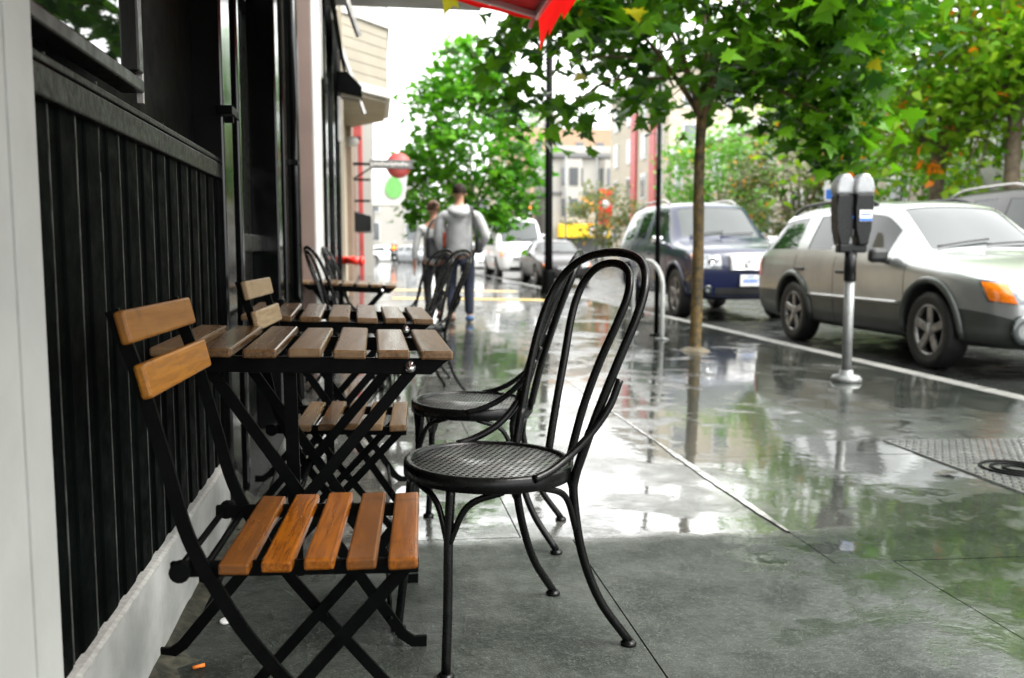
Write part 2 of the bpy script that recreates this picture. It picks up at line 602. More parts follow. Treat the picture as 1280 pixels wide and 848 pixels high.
MAT['red_valance'] = canvas_mat('thin red canvas', (0.72, 0.010, 0.008))
MAT['alu'] = M('dull aluminium', (0.55, 0.53, 0.52), 0.4, metal=0.6, var=0.2, scale=8)
MAT['galv'] = M('galvanised post', (0.22, 0.23, 0.225), 0.42, metal=0.5, var=0.3, scale=14, bmp=0.1)
MAT['meter_black'] = M('black meter casting', (0.005, 0.0055, 0.006), 0.32, var=0.4, scale=10, bmp=0.1, spec=0.3)
MAT['meter_dome'] = M('meter dome silver', (0.36, 0.37, 0.38), 0.33, metal=0.3, var=0.25, scale=10)
MAT['white'] = M('white label', (0.78, 0.78, 0.76), 0.5, var=0.1)
MAT['blue'] = M('blue label', (0.02, 0.16, 0.62), 0.4, var=0.15)
MAT['rubber'] = M('tyre rubber', (0.012, 0.012, 0.012), 0.55, var=0.4, scale=12, bmp=0.4)
MAT['rim'] = M('alloy wheel', (0.36, 0.355, 0.35), 0.35, metal=0.8, var=0.45, scale=12)
MAT['trim'] = M('black plastic trim', (0.014, 0.015, 0.015), 0.45, var=0.3, bmp=0.1)
MAT['chrome'] = M('chrome', (0.72, 0.72, 0.73), 0.12, metal=1.0, var=0.1)
MAT['glass'] = glass_mat('car glass')
MAT['glass_side'] = glass_mat('car side glass')
MAT['glass_side'].node_tree.nodes['Principled BSDF'].inputs['Coat Weight'].default_value = 0.1
MAT['glass_side'].node_tree.nodes['Principled BSDF'].inputs['IOR'].default_value = 1.42
MAT['glass_back'] = glass_mat('car back glass')
MAT['shop_glass'] = glass_mat('shop window glass', (0.004, 0.006, 0.005), 0.015)
MAT['lens'] = M('clear headlamp lens', (0.34, 0.36, 0.38), 0.1, metal=0.5, var=0.7, scale=14, coat=0.7)
MAT['amber'] = M('amber lens', (0.85, 0.20, 0.01), 0.12, var=0.35, scale=30, coat=1.0)
MAT['red_lens'] = M('red lens', (0.55, 0.015, 0.012), 0.12, var=0.3, scale=25, coat=1.0)
MAT['silver'] = paint_mat('champagne silver paint', (0.43, 0.44, 0.44), 0.6, 0.28)
MAT['clad'] = paint_mat('grey green cladding', (0.07, 0.078, 0.072), 0.3, 0.38, 0.4)
MAT['navy'] = paint_mat('dark navy paint', (0.005, 0.009, 0.042), 0.0, 0.22, 0.5)
MAT['darkcar'] = paint_mat('dark brown black paint', (0.016, 0.012, 0.012), 0.0, 0.3, 0.15)
MAT['whitecar'] = paint_mat('white paint', (0.72, 0.73, 0.73), 0.0, 0.3)
MAT['greycar'] = paint_mat('grey paint', (0.22, 0.23, 0.24), 0.5, 0.3)
MAT['well'] = M('wheel well', (0.006, 0.006, 0.006), 0.8)
MAT['pink_paint'] = M('dusty pink paint', (0.17, 0.12, 0.10), 0.6, var=0.15, scale=3)
MAT['cream'] = M('cream stucco', (0.37, 0.325, 0.25), 0.7, var=0.12, scale=2, bmp=0.2)
MAT['siding'] = M('cream siding', (0.30, 0.27, 0.215), 0.6, var=0.1, scale=2)
MAT['white_trim'] = M('white trim paint', (0.55, 0.55, 0.53), 0.5, var=0.1, scale=3)
MAT['tan'] = M('tan stucco', (0.33, 0.29, 0.22), 0.7, var=0.15, scale=2)
MAT['brown'] = M('brown paint', (0.20, 0.14, 0.10), 0.6, var=0.2, scale=3)
MAT['red_paint'] = M('faded red paint', (0.40, 0.06, 0.055), 0.5, var=0.3, scale=3)
MAT['hydrant'] = M('bright red enamel', (0.75, 0.025, 0.012), 0.3, var=0.15, scale=10)
MAT['peach'] = M('peach stucco', (0.36, 0.24, 0.155), 0.7, var=0.1, scale=0.2)
MAT['pale'] = M('pale stucco', (0.36, 0.345, 0.315), 0.7, var=0.1, scale=0.4)
MAT['grey_trim'] = M('grey cornice', (0.14, 0.14, 0.14), 0.6, var=0.2)
MAT['win_dark'] = glass_mat('far window glass', (0.05, 0.055, 0.06), 0.1)
MAT['yellow'] = M('yellow shop awning', (0.85, 0.55, 0.01), 0.5, var=0.15)
MAT['green_sign'] = M('green paint', (0.20, 0.55, 0.16), 0.5, var=0.1)
MAT['sign_white'] = M('white sign face', (0.66, 0.68, 0.67), 0.45, var=0.08)
MAT['sign_grey'] = M('grey sign bar', (0.13, 0.13, 0.13), 0.45, var=0.2, scale=20)
MAT['light_grey'] = M('light grey paint', (0.68, 0.69, 0.67), 0.5, var=0.2)
MAT['skin'] = M('skin', (0.50, 0.26, 0.17), 0.5, var=0.12, scale=12)
MAT['hair'] = M('dark brown hair', (0.022, 0.012, 0.007), 0.6, spec=0.15, var=0.4, scale=40, bmp=0.8, bscale=120)
MAT['hair2'] = M('reddish brown hair', (0.12, 0.055, 0.025), 0.5, var=0.4, scale=40, bmp=0.8, bscale=120)
MAT['hoodie'] = M('grey marl cotton', (0.44, 0.445, 0.45), 0.85, var=0.2, scale=14, bmp=0.5, bscale=60)
MAT['top_white'] = M('off white knit', (0.62, 0.63, 0.62), 0.85, var=0.2, scale=14, bmp=0.4)
MAT['jeans'] = M('dark blue denim', (0.008, 0.014, 0.034), 0.8, var=0.35, scale=12, bmp=0.3)
MAT['leggings'] = M('black leggings', (0.012, 0.012, 0.014), 0.7, var=0.3)
MAT['bag'] = M('black nylon', (0.010, 0.010, 0.012), 0.5, var=0.3)
MAT['boot'] = M('brown leather', (0.10, 0.045, 0.025), 0.5, var=0.3)
MAT['shoe'] = M('blue trainer', (0.05, 0.12, 0.25), 0.6, var=0.3)
MAT['pink_red'] = M('coral cloth', (0.65, 0.13, 0.09), 0.7, var=0.3)
MAT['tip'] = M('orange filter paper', (0.80, 0.20, 0.02), 0.6, var=0.1)
MAT['paper'] = M('white paper', (0.75, 0.76, 0.74), 0.7, var=0.15)
MAT['tread'] = M('wet tread plate', (0.13, 0.135, 0.13), 0.22, var=0.4, scale=5, metal=0.35, rvar=0.12)

# ----------------------------------------------------------- world and light
SUN_EL, SUN_AZ = R(52), R(120)     # the brightest part of the overcast, over the street on the right
w = bpy.data.worlds.new('World')
scene.world = w
w.use_nodes = True
nt = w.node_tree
bg = nt.nodes['Background']
sky = nt.nodes.new('ShaderNodeTexSky')
sky.sky_type = 'NISHITA'
sky.sun_disc = False
sky.sun_elevation = SUN_EL
sky.sun_rotation = SUN_AZ
sky.air_density = 2.0
sky.dust_density = 5.0
sky.ozone_density = 1.0
bw = nt.nodes.new('ShaderNodeRGBToBW')
nt.links.new(sky.outputs[0], bw.inputs[0])
cl = nt.nodes.new('ShaderNodeTexCoord')
cn = noise(nt, 2.2, 5, 0.55, cl.outputs['Generated'])
lum = math_n(nt, 'ADD', math_n(nt, 'MULTIPLY', math_n(nt, 'MINIMUM', bw.outputs[0], 12.0), 0.35), 5.0)
lum = math_n(nt, 'MULTIPLY', lum, smoothstep(nt, cn, 0.3, 0.7, 0.88, 1.1))
tint = mixrgb(nt, 1.0, (0.985, 1.0, 0.995), lum, 'MULTIPLY')
nt.links.new(tint, bg.inputs['Color'])
bg.inputs['Strength'].default_value = 0.15
sd = bpy.data.lights.new('sun', 'SUN')
sd.energy = 1.4
sd.angle = R(30)
sd.color = (1.0, 0.96, 0.9)
so = bpy.data.objects.new('sun', sd)
COL.objects.link(so)
so.rotation_euler = Vector((math.sin(SUN_AZ) * math.cos(SUN_EL), math.cos(SUN_AZ) * math.cos(SUN_EL), math.sin(SUN_EL))).to_track_quat('Z', 'Y').to_euler()
so.location = (8, -4, 20)
scene.view_settings.view_transform = 'Standard'
scene.view_settings.look = 'None'
scene.view_settings.exposure = 2.1
scene.view_settings.gamma = 1.0

# -------------------------------------------------------------------- camera
cd = bpy.data.cameras.new('camera')
cam = bpy.data.objects.new('camera', cd)
COL.objects.link(cam)
cam.location = (0, 0, 0.95)
cam.rotation_euler = (R(90 - 5.66), 0, R(-8.66))
cd.sensor_width = 36
cd.lens = 1130 / 1280 * 36
cd.clip_start = 0.05
cd.clip_end = 3000
cd.dof.use_dof = True
cd.dof.focus_distance = 2.05
cd.dof.aperture_fstop = 3.8
scene.camera = cam

# ------------------------------------------------------------ ground and road
g = MB()
g.quad([(-600, -300, -0.30), (600, -300, -0.30), (600, 1500, -0.30), (-600, 1500, -0.30)])
struct(g.build('ground', MAT['earth']))
g = MB()
g.box((10.6, 100, ROAD_Z - 0.05), (12.1, 300, 0.1))
struct(g.build('road', MAT['road']))

# paving: slabs with open joints, each a hair out of level
g = MB()
base = MB()
base.quad([(-0.9, -3, gz(-.9) - 0.014), (4.42, -3, gz(4.42) - 0.014), (4.42, 140, gz(4.42) - 0.014), (-0.9, 140, gz(-.9) - 0.014)])
struct(base.build('sidewalk_bed', MAT['joint']))
slabs = [(-0.46, 0.64, -2.5, 2.90), (0.64, 1.61, -2.5, 2.865), (1.61, 3.05, -2.5, 2.56), (3.05, 4.40, -2.5, 2.56)]
xs_far = [(-0.46, 0.47), (0.47, 1.41), (1.41, 2.62), (2.62, 3.55), (3.55, 4.40)]
ys = [2.90, 4.02, 5.12, 6.25, 7.4, 8.6, 9.9, 11.2, 12.6, 14.0]
while ys[-1] < 90:
    ys.append(ys[-1] + 1.4)
for j in range(len(ys) - 1):
    for i, (x0, x1) in enumerate(xs_far):
        y0, y1 = ys[j], ys[j + 1]
        if j == 0 and i >= 2:
            y0 = 2.56
        elif j == 0 and i == 1:
            y0 = 2.865
        slabs.append((x0, x1, y0, y1))
for (x0, x1, y0, y1) in slabs:
    gx = 0.0018 + rnd.random() * 0.001
    gy = 0.0022
    big = y0 < 0
    tx, ty, tz = (rnd.uniform(-1, 1) * 0.0012, rnd.uniform(-1, 1) * 0.0012, rnd.uniform(-1, 1) * 0.0004)
    if big:
        tx = ty = tz = 0
    P = []
    for (x, y, sx, sy) in ((x0 + gx, y0 + gy, -1, -1), (x1 - gx, y0 + gy, 1, -1), (x1 - gx, y1 - gy, 1, 1), (x0 + gx, y1 - gy, -1, 1)):
        P.append((x, y, gz(x) + tx * sx + ty * sy + tz))
    Q = [(p[0], p[1], p[2] - 0.02) for p in P]
    e = 0.0008
    g._add(Q + P, [(0, 1, 5, 4), (1, 2, 6, 5), (2, 3, 7, 6), (3, 0, 4, 7), (4, 5, 6, 7)])
struct(g.build('sidewalk', MAT['walk']))
g = MB()
y = -3.0
while y < 90:
    g.box((4.48, y + 0.9, gz(4.42) - 0.145), (0.15, 1.794, 0.30), bevel=0.012)
    y += 1.8
struct(g.build('kerb', MAT['kerb']))
g = MB()
g.box((18.8, 100, -0.10), (4.2, 300, 0.22))
struct(g.build('far_sidewalk', MAT['walk']))
g = MB()
g.box((16.68, 100, -0.115), (0.15, 300, 0.22), bevel=0.01)
struct(g.build('far_kerb', MAT['kerb']))
# pale water filled filler in the long joint
b = MB()
V, F = [], []
n = 60
for i in range(n + 1):
    y = 2.88 + i * 3.4 / n
    wd = 0.004 + 0.014 * max(0, math.sin(PI * min(1, i / 26))) + 0.006 * abs(math.sin(i * 1.3) * math.sin(i * .37)) + 0.003 * rnd.random()
    V += [(1.41 - wd, y, gz(1.41) + 0.0035), (1.41 + wd * .7, y, gz(1.41) + 0.0035)]
for i in range(n):
    F.append((2 * i, 2 * i + 1, 2 * i + 3, 2 * i + 2))
b._add(V, F)
struct(b.build('joint_filler', MAT['filler']))
# mossy strip of grit at the foot of the wall
g = MB()
n = 60
V, F = [], []
for i in range(n + 1):
    y = 1.2 + i * 2.3 / n
    wd = 0.05 + 0.03 * math.sin(i * 1.7) * math.sin(i * .6) + rnd.random() * 0.02
    V += [(-0.494, y, 0.030 + rnd.random() * .006), (-0.494 + wd * .4, y, 0.019 + rnd.random() * .006), (-0.494 + wd, y, gz(-.45) - 0.003)]
for i in range(n):
    for k in (0, 1):
        a = i * 3 + k
        F.append((a, a + 1, a + 4, a + 3))
g._add(V, F)
o = g.build('dirt_strip', MAT['moss'])
struct(o)
# painted yellow lines across the sidewalk
for k, (x0, x1, y, wd) in enumerate(((0.35, 3.4, 17.6, 0.62), (0.35, 3.4, 21.2, 0.85))):
    g = MB()
    g.quad([(x0, y, gz(x0) + 0.005), (x1, y, gz(x1) + 0.005), (x1, y + wd, gz(x1) + 0.005), (x0, y + wd, gz(x0) + 0.005)])
    struct(g.build('yellow_crossing_line', MAT['yellow_line']))


# --------------------------------------------------------- the cafe building
cafe = thing('cafe_building', 'black board clad cafe front with pale corner pier beside the tables', 'building', (-0.5, 1.35, 0))


def child(mb, name, mat, par):
    """built in world space, then hung on a thing that stands unrotated"""
    o = mb.build(name, mat, par)
    o.data.transform(Matrix.Translation(-Vector(par.location)))
    return o


b = MB()
b.prism([(-0.46, 1.366), (-0.46, -5.5), (-1.3, -5.5), (-1.3, 1.366)], 'z', -0.02, 4.2, bevel=0.006)  # wall run on unseen behind the camera to cut light on near things
b.box((-0.4595, 1.262, 2.0), (0.006, 0.012, 4.2))
child(b, 'corner_pier', MAT['pier'], cafe)
b = MB()
b.prism([(-0.60, -0.02), (-0.493, -0.02), (-0.495, 0.237), (-0.52, 0.243), (-0.60, 0.25)], 'y', 1.37, 3.30, bevel=0.004)
pl = child(b, 'plinth', MAT['plinth'], cafe)
b = MB()          # rough chipped top edge of the plinth
V, F = [], []
n = 110
for i in range(n + 1):
    y = 1.372 + i * (3.298 - 1.372) / n
    q = rnd.random()
    V += [(-0.4935, y, 0.233 - 0.0015 * q), (-0.4922 - 0.0006 * rnd.random(), y, 0.2385 + 0.0008 * rnd.random()), (-0.500 - 0.001 * rnd.random(), y, 0.243 + 0.0006 * rnd.random()), (-0.53, y, 0.246)]
for i in range(n):
    for k in range(3):
        a = i * 4 + k
        F.append((a, a + 1, a + 5, a + 4))
b._add(V, F)
e = child(b, 'chipped_edge', MAT['chip'], cafe)
e.parent = pl
b = MB()
b.box((-0.5415, 2.24, 0.71), (0.05, 1.76, 0.98))
y = 1.385
while y < 3.1:
    b.box((-0.523, y, 0.715), (0.024, 0.085, 0.945), bevel=0.006)
    y += 0.137
child(b, 'board_cladding', MAT['black_board'], cafe)
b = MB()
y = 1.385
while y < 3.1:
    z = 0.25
    while z < 1.18:          # batten edge highlights painted as lighter strips, here more, there less
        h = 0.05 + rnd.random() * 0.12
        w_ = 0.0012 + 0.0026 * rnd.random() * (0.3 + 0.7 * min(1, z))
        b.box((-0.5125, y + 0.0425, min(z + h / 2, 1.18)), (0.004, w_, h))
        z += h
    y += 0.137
o = child(b, 'edge_highlights', MAT['worn'], cafe)  # lighter strips standing in for highlights, not worn paint
o['kind'] = 'stuff'

b = MB()
b.box((-0.510, 2.27, 1.207), (0.03, 1.80, 0.05), bevel=0.004)
child(b, 'rail', MAT['ledge'], cafe)
b = MB()
b.prism([(-0.497, 1.236), (-0.497, 1.250), (-0.575, 1.268), (-0.60, 1.268), (-0.60, 1.236)], 'y', 1.37, 3.16, bevel=0.003)
child(b, 'sill_ledge', MAT['ledge'], cafe)
b = MB()
b.box((-0.60, 2.3, 1.9), (0.05, 1.86, 1.27))
child(b, 'dark_wall_panel', MAT['dark_void'], cafe)
# top hung window, its lower rail proud of the wall
b = MB()
b.box((-0.515, 1.75, 1.303), (0.05, 0.74, 0.028), bevel=0.004)
b.box((-0.515, 2.10, 1.76), (0.05, 0.04, 0.86), bevel=0.004)
b.box((-0.515, 1.40, 1.76), (0.05, 0.055, 0.86), bevel=0.004)
b.box((-0.515, 1.75, 2.21), (0.05, 0.74, 0.05), bevel=0.004)
win = child(b, 'window_frame', MAT['win_frame'], cafe)
b = MB()
b.box((-0.512, 1.75, 1.76), (0.006, 0.68, 0.89))
pn = child(b, 'pane', MAT['shop_glass'], cafe)
pn.parent = win
b = MB()
b.box((-0.5015, 2.132, 1.76), (0.012, 0.016, 0.98))
st = child(b, 'casement_edge', MAT['alu'], cafe)
st.parent = win
# glossy corner posts and doorway
for (y0, y1, x1, z1) in ((3.115, 3.30, -0.478, 4.0),):
    b = MB()
    b.box((x1 - 0.06, (y0 + y1) / 2, z1 / 2 if z1 > 2 else 0.72), (0.12, y1 - y0, z1), bevel=0.008)
    child(b, 'corner_post', MAT['black_gloss'], cafe)
b = MB()
b.box((-0.47, 3.16, 1.40), (0.05, 0.16, 0.028), bevel=0.003)
b.box((-0.462, 3.12, 1.372), (0.03, 0.02, 0.02), bevel=0.003)
child(b, 'hinge', MAT['iron'], cafe)
b = MB()
b.box((-0.72, 4.85, 2.0), (0.06, 3.1, 4.0))
for (yy, hh) in ((3.5, 0.9), (4.25, 0.9), (5.2, 0.9), (5.95, 0.9)):
    b.box((-0.686, yy, 0.55), (0.012, 0.55, 0.75), bevel=0.004)
child(b, 'doorway_panel', MAT['black_paint'], cafe)
for (yy, wd, xx) in ((3.66, 0.05, -0.50), (4.96, 0.17, -0.485), (5.62, 0.12, -0.51), (6.25, 0.10, -0.50)):
    b = MB()
    b.box((xx - 0.07, yy, 2.0), (0.14, wd, 4.0), bevel=0.008)
    child(b, 'doorway_post', MAT['black_gloss'], cafe)
for z in (0.98, 2.35):
    b = MB()
    b.box((-0.60, 4.3, z), (0.08, 1.15, 0.08), bevel=0.005)
    child(b, 'door_rail', MAT['black_paint'], cafe)
b = MB()
b.box((-0.655, 4.3, 1.67), (0.006, 1.1, 1.3))
child(b, 'door_glass', MAT['shop_glass'], cafe)
b = MB()
b.tube([(-0.47, 5.80, -0.02), (-0.47, 5.80, 1.5), (-0.47, 5.80, 4.0)], 0.028, 12)
for z in (0.62, 1.48, 2.6):
    b.box((-0.49, 5.80, z), (0.09, 0.09, 0.035), bevel=0.004)
child(b, 'downpipe', MAT['black_gloss'], cafe)
for c_, s_ in (((-0.48, 5.28, 0.42), (0.06, 0.08, 0.32)), ((-0.47, 4.72, 0.62), (0.04, 0.06, 0.16))):
    b = MB()
    b.box(c_, s_, bevel=0.01)
    child(b, 'meter_box', MAT['iron'], cafe)
b = MB()
b.box((-2.5, 0.45, 3.4), (3.7, 12.2, 2.3))  # unseen upper storeys, made long and tall to block skylight
b.box((-2.6, 0.45, 6.5), (3.8, 12.2, 4.0))
child(b, 'upper_wall', MAT['black_paint'], cafe)
b = MB()
b.box((-2.6, 2.1, 8.6), (4.3, 9.1, 0.2))
child(b, 'roof', MAT['grey_trim'], cafe)

# red awning of the cafe: sloping canvas, scalloped valance, arm
aw = thing('red_awning', 'red scalloped canvas awning over the cafe tables, its far corner hanging at the top', 'awning', (-0.46, 2.6, 2.6))
AX, AZ = 0.940, 2.265
b = MB()
V, F = [], []
ny = 34
for i in range(ny + 1):
    y = -5.2 + i * 10.4 / ny  # lengthened out of view behind the camera to shade the near furniture
    for k in range(7):
        t = k / 6
        V.append((-0.46 + t * (AX + 0.46), y, 2.62 - t * (2.62 - AZ) - 0.03 * math.sin(PI * t)))
for i in range(ny):
    for k in range(6):
        a = i * 7 + k
        F.append((a, a + 1, a + 8, a + 7))
b._add(V, F, smooth=True)
child(b, 'canopy', MAT['red_canvas'], aw)
b = MB()          # zigzag valance along the street edge
V, F = [], []
n = 104 * 4
for i in range(n + 1):
    y = -5.2 + i * 10.4 / n
    ph = ((n - i) % 14) / 14
    d = 0.142 + 0.048 * (1 - ph)
    sway = 0.010 * math.sin(y * 5.0)
    V += [(AX + 0.004, y, AZ), (AX + 0.008 + sway * .5, y, AZ - d * .5), (AX + 0.005 + sway, y, AZ - d)]
for i in range(n):
    for k in (0, 1):
        a = i * 3 + k
        F.append((a, a + 1, a + 4, a + 3))
b._add(V, F)
child(b, 'valance', MAT['red_valance'], aw)
b = MB()
V, F = [], []
for i in range(13):
    t = i / 12
    x = -0.46 + t * (AX + 0.46)
    z = 2.62 - t * (2.62 - AZ) - 0.03 * math.sin(PI * t)
    V += [(x, 5.204, z), (x, 5.207, z - 0.02 - 0.008 * (i % 2))]
for i in range(12):
    F.append((2 * i, 2 * i + 1, 2 * i + 3, 2 * i + 2))
b._add(V, F)
child(b, 'side_valance', MAT['red_valance'], aw)
b = MB()
b.bar((-0.42, 5.1, 2.57), (AX - 0.02, 5.1, AZ - 0.02), 0.03, 0.03, bevel=0.003)
b.bar((AX - 0.02, -5.1, AZ - 0.015), (AX - 0.02, 5.15, AZ - 0.015), 0.035, 0.03, bevel=0.003)
b.bar((AX - 0.06, 5.13, AZ - 0.085), (AX - 0.03, 5.13, AZ - 0.01), 0.02, 0.03)
child(b, 'frame', MAT['alu'], aw)


# ------------------------------------------------------------- street row left
def part_box(par, name, mat, c, s, bevel=0.0, up=None):
    b = MB()
    b.box(c, s, bevel=bevel)
    o = child(b, name, mat, par)
    if up is not None:
        o.parent = up
    return o


pk = thing('narrow_house', 'narrow pale house with dusty pink pilaster just past the cafe doorway', 'building', (-0.5, 7.0, 0))
b = MB()
b.box((-0.45, 7.05, 3.1), (0.10, 1.2, 6.3), bevel=0.01)
child(b, 'pilaster', [MAT['pink_paint']], pk)
part_box(pk, 'corner_strip', MAT['white_trim'], (-0.394, 6.9, 3.1), (0.012, 0.9, 6.2))
part_box(pk, 'wall', MAT['cream'], (-3.0, 7.1, 3.5), (4.9, 1.35, 7.2))
# flat entrance canopy high above
b = MB()
b.prism([(-0.5, 3.66), (1.25, 3.66), (1.25, 3.86), (-0.5, 3.96)], 'y', 9.3, 10.6, bevel=0.01)
cp = thing('flat_canopy', 'flat grey entrance canopy jutting over the sidewalk high above the black shopfront', 'canopy', (-0.5, 9.9, 3.6))
child(b, 'slab', MAT['white_trim'], cp)
part_box(cp, 'fascia', MAT['white_trim'], (0.38, 9.285, 3.82), (1.76, 0.028, 0.14), 0.004)

bs = thing('black_shopfront', 'tall black shopfront with folded awning arms between the pink pilaster and cream house', 'building', (-0.5, 10.5, 0))
part_box(bs, 'wall', MAT['black_paint'], (-3.0, 10.9, 2.1), (4.9, 6.3, 4.2))
for (yy, wd) in ((7.9, .25), (9.6, .2), (11.4, .2), (13.6, .35)):
    part_box(bs, 'post', MAT['black_gloss'], (-0.515, yy, 2.1), (0.12, wd, 4.2), 0.01)
for (yy) in (8.75, 10.5, 12.5):
    f = part_box(bs, 'window_frame', MAT['black_paint'], (-0.535, yy, 1.9), (0.05, 1.3, 2.1), 0.01)
    part_box(bs, 'pane', MAT['shop_glass'], (-0.506, yy, 1.9), (0.006, 1.1, 1.9), 0, f)
for yy in (8.3, 13.0):
    b = MB()
    b.bar((-0.44, yy, 2.45), (-0.44, yy + 0.1, 3.7), 0.05, 0.04)
    b.bar((-0.42, yy - 0.1, 3.75), (-0.10, yy + 0.15, 2.85), 0.04, 0.04)
    child(b, 'awning_arm', MAT['alu'], bs)
b = MB()
b.prism([(-0.45, 3.75), (-0.36, 3.3), (-0.33, 3.32), (-0.40, 3.8)], 'y', 8.2, 13.3)
child(b, 'folded_awning', MAT['black_board'], bs)
part_box(bs, 'upper_wall', MAT['siding'], (-3.0, 10.9, 6.2), (4.9, 6.2, 4.0))

cr = thing('cream_house', 'cream house with a slanted siding bay window above the sidewalk', 'building', (-0.5, 17, 0))
part_box(cr, 'wall', MAT['cream'], (-3.0, 17.6, 4.0), (4.98, 7.0, 8.0))
part_box(cr, 'corner_trim', MAT['white_trim'], (-0.49, 14.3, 2.0), (0.06, 0.35, 4.0))
part_box(cr, 'doorway', MAT['brown'], (-0.47, 19.5, 1.9), (0.12, 2.2, 3.8))
bayP = [(-0.5, 14.3), (0.26, 15.35), (0.26, 17.6), (-0.5, 18.7)]
b = MB()
for k in range(6):
    z0 = 3.55 + k * 0.165
    off = 0.0
    pts = [(x, y) for x, y in bayP]
    b.prism([(p[0] + (0.012 if i in (1, 2) else 0), p[1]) for i, p in enumerate(pts)], 'z', z0, z0 + 0.155)
    b.prism([(p[0] - (0.012 if i in (1, 2) else 0), p[1] + (0.012 if i in (0, 1) else -0.012)) for i, p in enumerate(pts)], 'z', z0 + 0.155, z0 + 0.165)
bay = child(b, 'bay', MAT['siding'], cr)


def grow(P, d):
    return [(P[0][0], P[0][1] - d), (P[1][0] + d, P[1][1] - d * .6), (P[2][0] + d, P[2][1] + d * .6), (P[3][0], P[3][1] + d)]


for (z0, z1, d) in ((3.42, 3.552, 0.06), (4.53, 4.66, 0.05), (6.6, 6.9, 0.10)):
    b = MB()
    b.prism(grow(bayP, d), 'z', z0, z1, bevel=0.01)
    o = child(b, 'bay_trim', MAT['white_trim'], cr)
    o.parent = bay
b = MB()
b.prism(grow(bayP, -0.03), 'z', 3.36, 3.42)
o = child(b, 'soffit', MAT['tan'], cr)
o.parent = bay
b = MB()
b.prism(grow(bayP, -0.01), 'z', 4.66, 6.6)
o = child(b, 'bay_wall', MAT['white_trim'], cr)
o.parent = bay
for (p, q) in ((bayP[0], bayP[1]), (bayP[1], bayP[2])):
    b = MB()
    P0, Q0 = Vector((*p, 0)), Vector((*q, 0))
    d = (Q0 - P0).normalized()
    nrm = Vector((d.y, -d.x, 0))
    c = (P0 + Q0) / 2 + nrm * 0.012
    L = (Q0 - P0).length * 0.55
    m = Matrix((d, nrm, Vector((0, 0, 1)))).transposed().to_4x4()
    m.translation = (c.x, c.y, 5.6)
    b.box((0, 0, 0), (L, 0.03, 1.5), rot=None)
    bmesh.ops.transform(b.bm, matrix=m, verts=b.bm.verts[:])
    o = child(b, 'bay_window', MAT['win_dark'], cr)
    o.parent = bay
part_box(cr, 'downpipe', MAT['cream'], (-0.45, 14.05, 3.9), (0.06, 0.06, 7.8))
b = MB()
b.lathe([(0.0, -0.09), (0.09, -0.08), (0.12, 0.0), (0.09, 0.08), (0.0, 0.10)], 14, 'z', (-0.36, 17.4, 2.95))
b.tube([(-0.5, 17.4, 3.0), (-0.36, 17.4, 3.02)], 0.02)
child(b, 'globe_lamp', MAT['white_trim'], cr)
b = MB()
b.prism([(-0.44, 2.98), (-0.12, 2.92), (-0.12, 3.06), (-0.30, 3.24), (-0.44, 3.24)], 'y', 12.15, 12.5, bevel=0.01)
fl = thing('wall_floodlight', 'black wall floodlight pointing down beneath the cream bay window', 'lamp', (-0.44, 12.3, 3.1))
child(b, 'housing', MAT['iron'], fl)
b = MB()
b.box((-0.27, 12.32, 2.935), (0.26, 0.28, 0.05), rot=Euler((0, R(10), 0)), bevel=0.01)
child(b, 'lens', MAT['cream'], fl)

rd = thing('red_trimmed_house', 'brown house with a faded red corner column beyond the cream house', 'building', (-0.5, 27, 0))
part_box(rd, 'wall', MAT['brown'], (-3.0, 26.5, 3.2), (4.9, 10.4, 6.4))
part_box(rd, 'column', MAT['red_paint'], (-0.40, 31.2, 2.9), (0.16, 0.6, 5.8), 0.02)
part_box(rd, 'band', MAT['red_paint'], (-0.45, 27.0, 4.4), (0.3, 0.8, 0.5), 0.02)
part_box(rd, 'shopfront', MAT['win_dark'], (-0.53, 24.5, 1.6), (0.06, 3.6, 2.4))

fh = thing('far_white_house', 'plain pale house with stepped roof furthest down the left row', 'building', (-0.5, 40, 0))
part_box(fh, 'wall', MAT['pale'], (-3.5, 41.5, 4.4), (7.0, 16, 8.8))
part_box(fh, 'cornice', MAT['white_trim'], (-3.4, 41.5, 8.9), (7.4, 16.3, 0.4), 0.05)
for yy in (36, 40, 44):
    part_box(fh, 'window', MAT['win_dark'], (0.01, yy, 5.8), (0.06, 1.2, 1.8))
    part_box(fh, 'window', MAT['win_dark'], (0.01, yy, 2.6), (0.06, 1.4, 2.0))

# red twin-outlet standpipe on the wall
sp = thing('fire_standpipe', 'bright red twin outlet standpipe sticking out of the wall', 'standpipe', (-0.48, 13.9, 0.76))
b = MB()
b.tube([(-0.5, 14.0, 0.78), (-0.30, 13.95, 0.79)], 0.06, 12)
for dy in (-0.16, 0.12):
    b.tube([(-0.40, 13.95, 0.79), (-0.30, 13.95 + dy, 0.78), (-0.20, 13.95 + dy * 1.2, 0.77)], [0.05, 0.058, 0.058], 12)
child(b, 'body', MAT['hydrant'], sp)
for dy in (-0.16, 0.12):
    b = MB()
    b.lathe([(0.0, 0), (0.07, 0.0), (0.078, 0.02), (0.07, 0.05), (0.03, 0.07), (0.0, 0.07)], 14, 'x', (-0.205, 13.95 + dy * 1.2, 0.77))
    child(b, 'cap', MAT['hydrant'], sp)

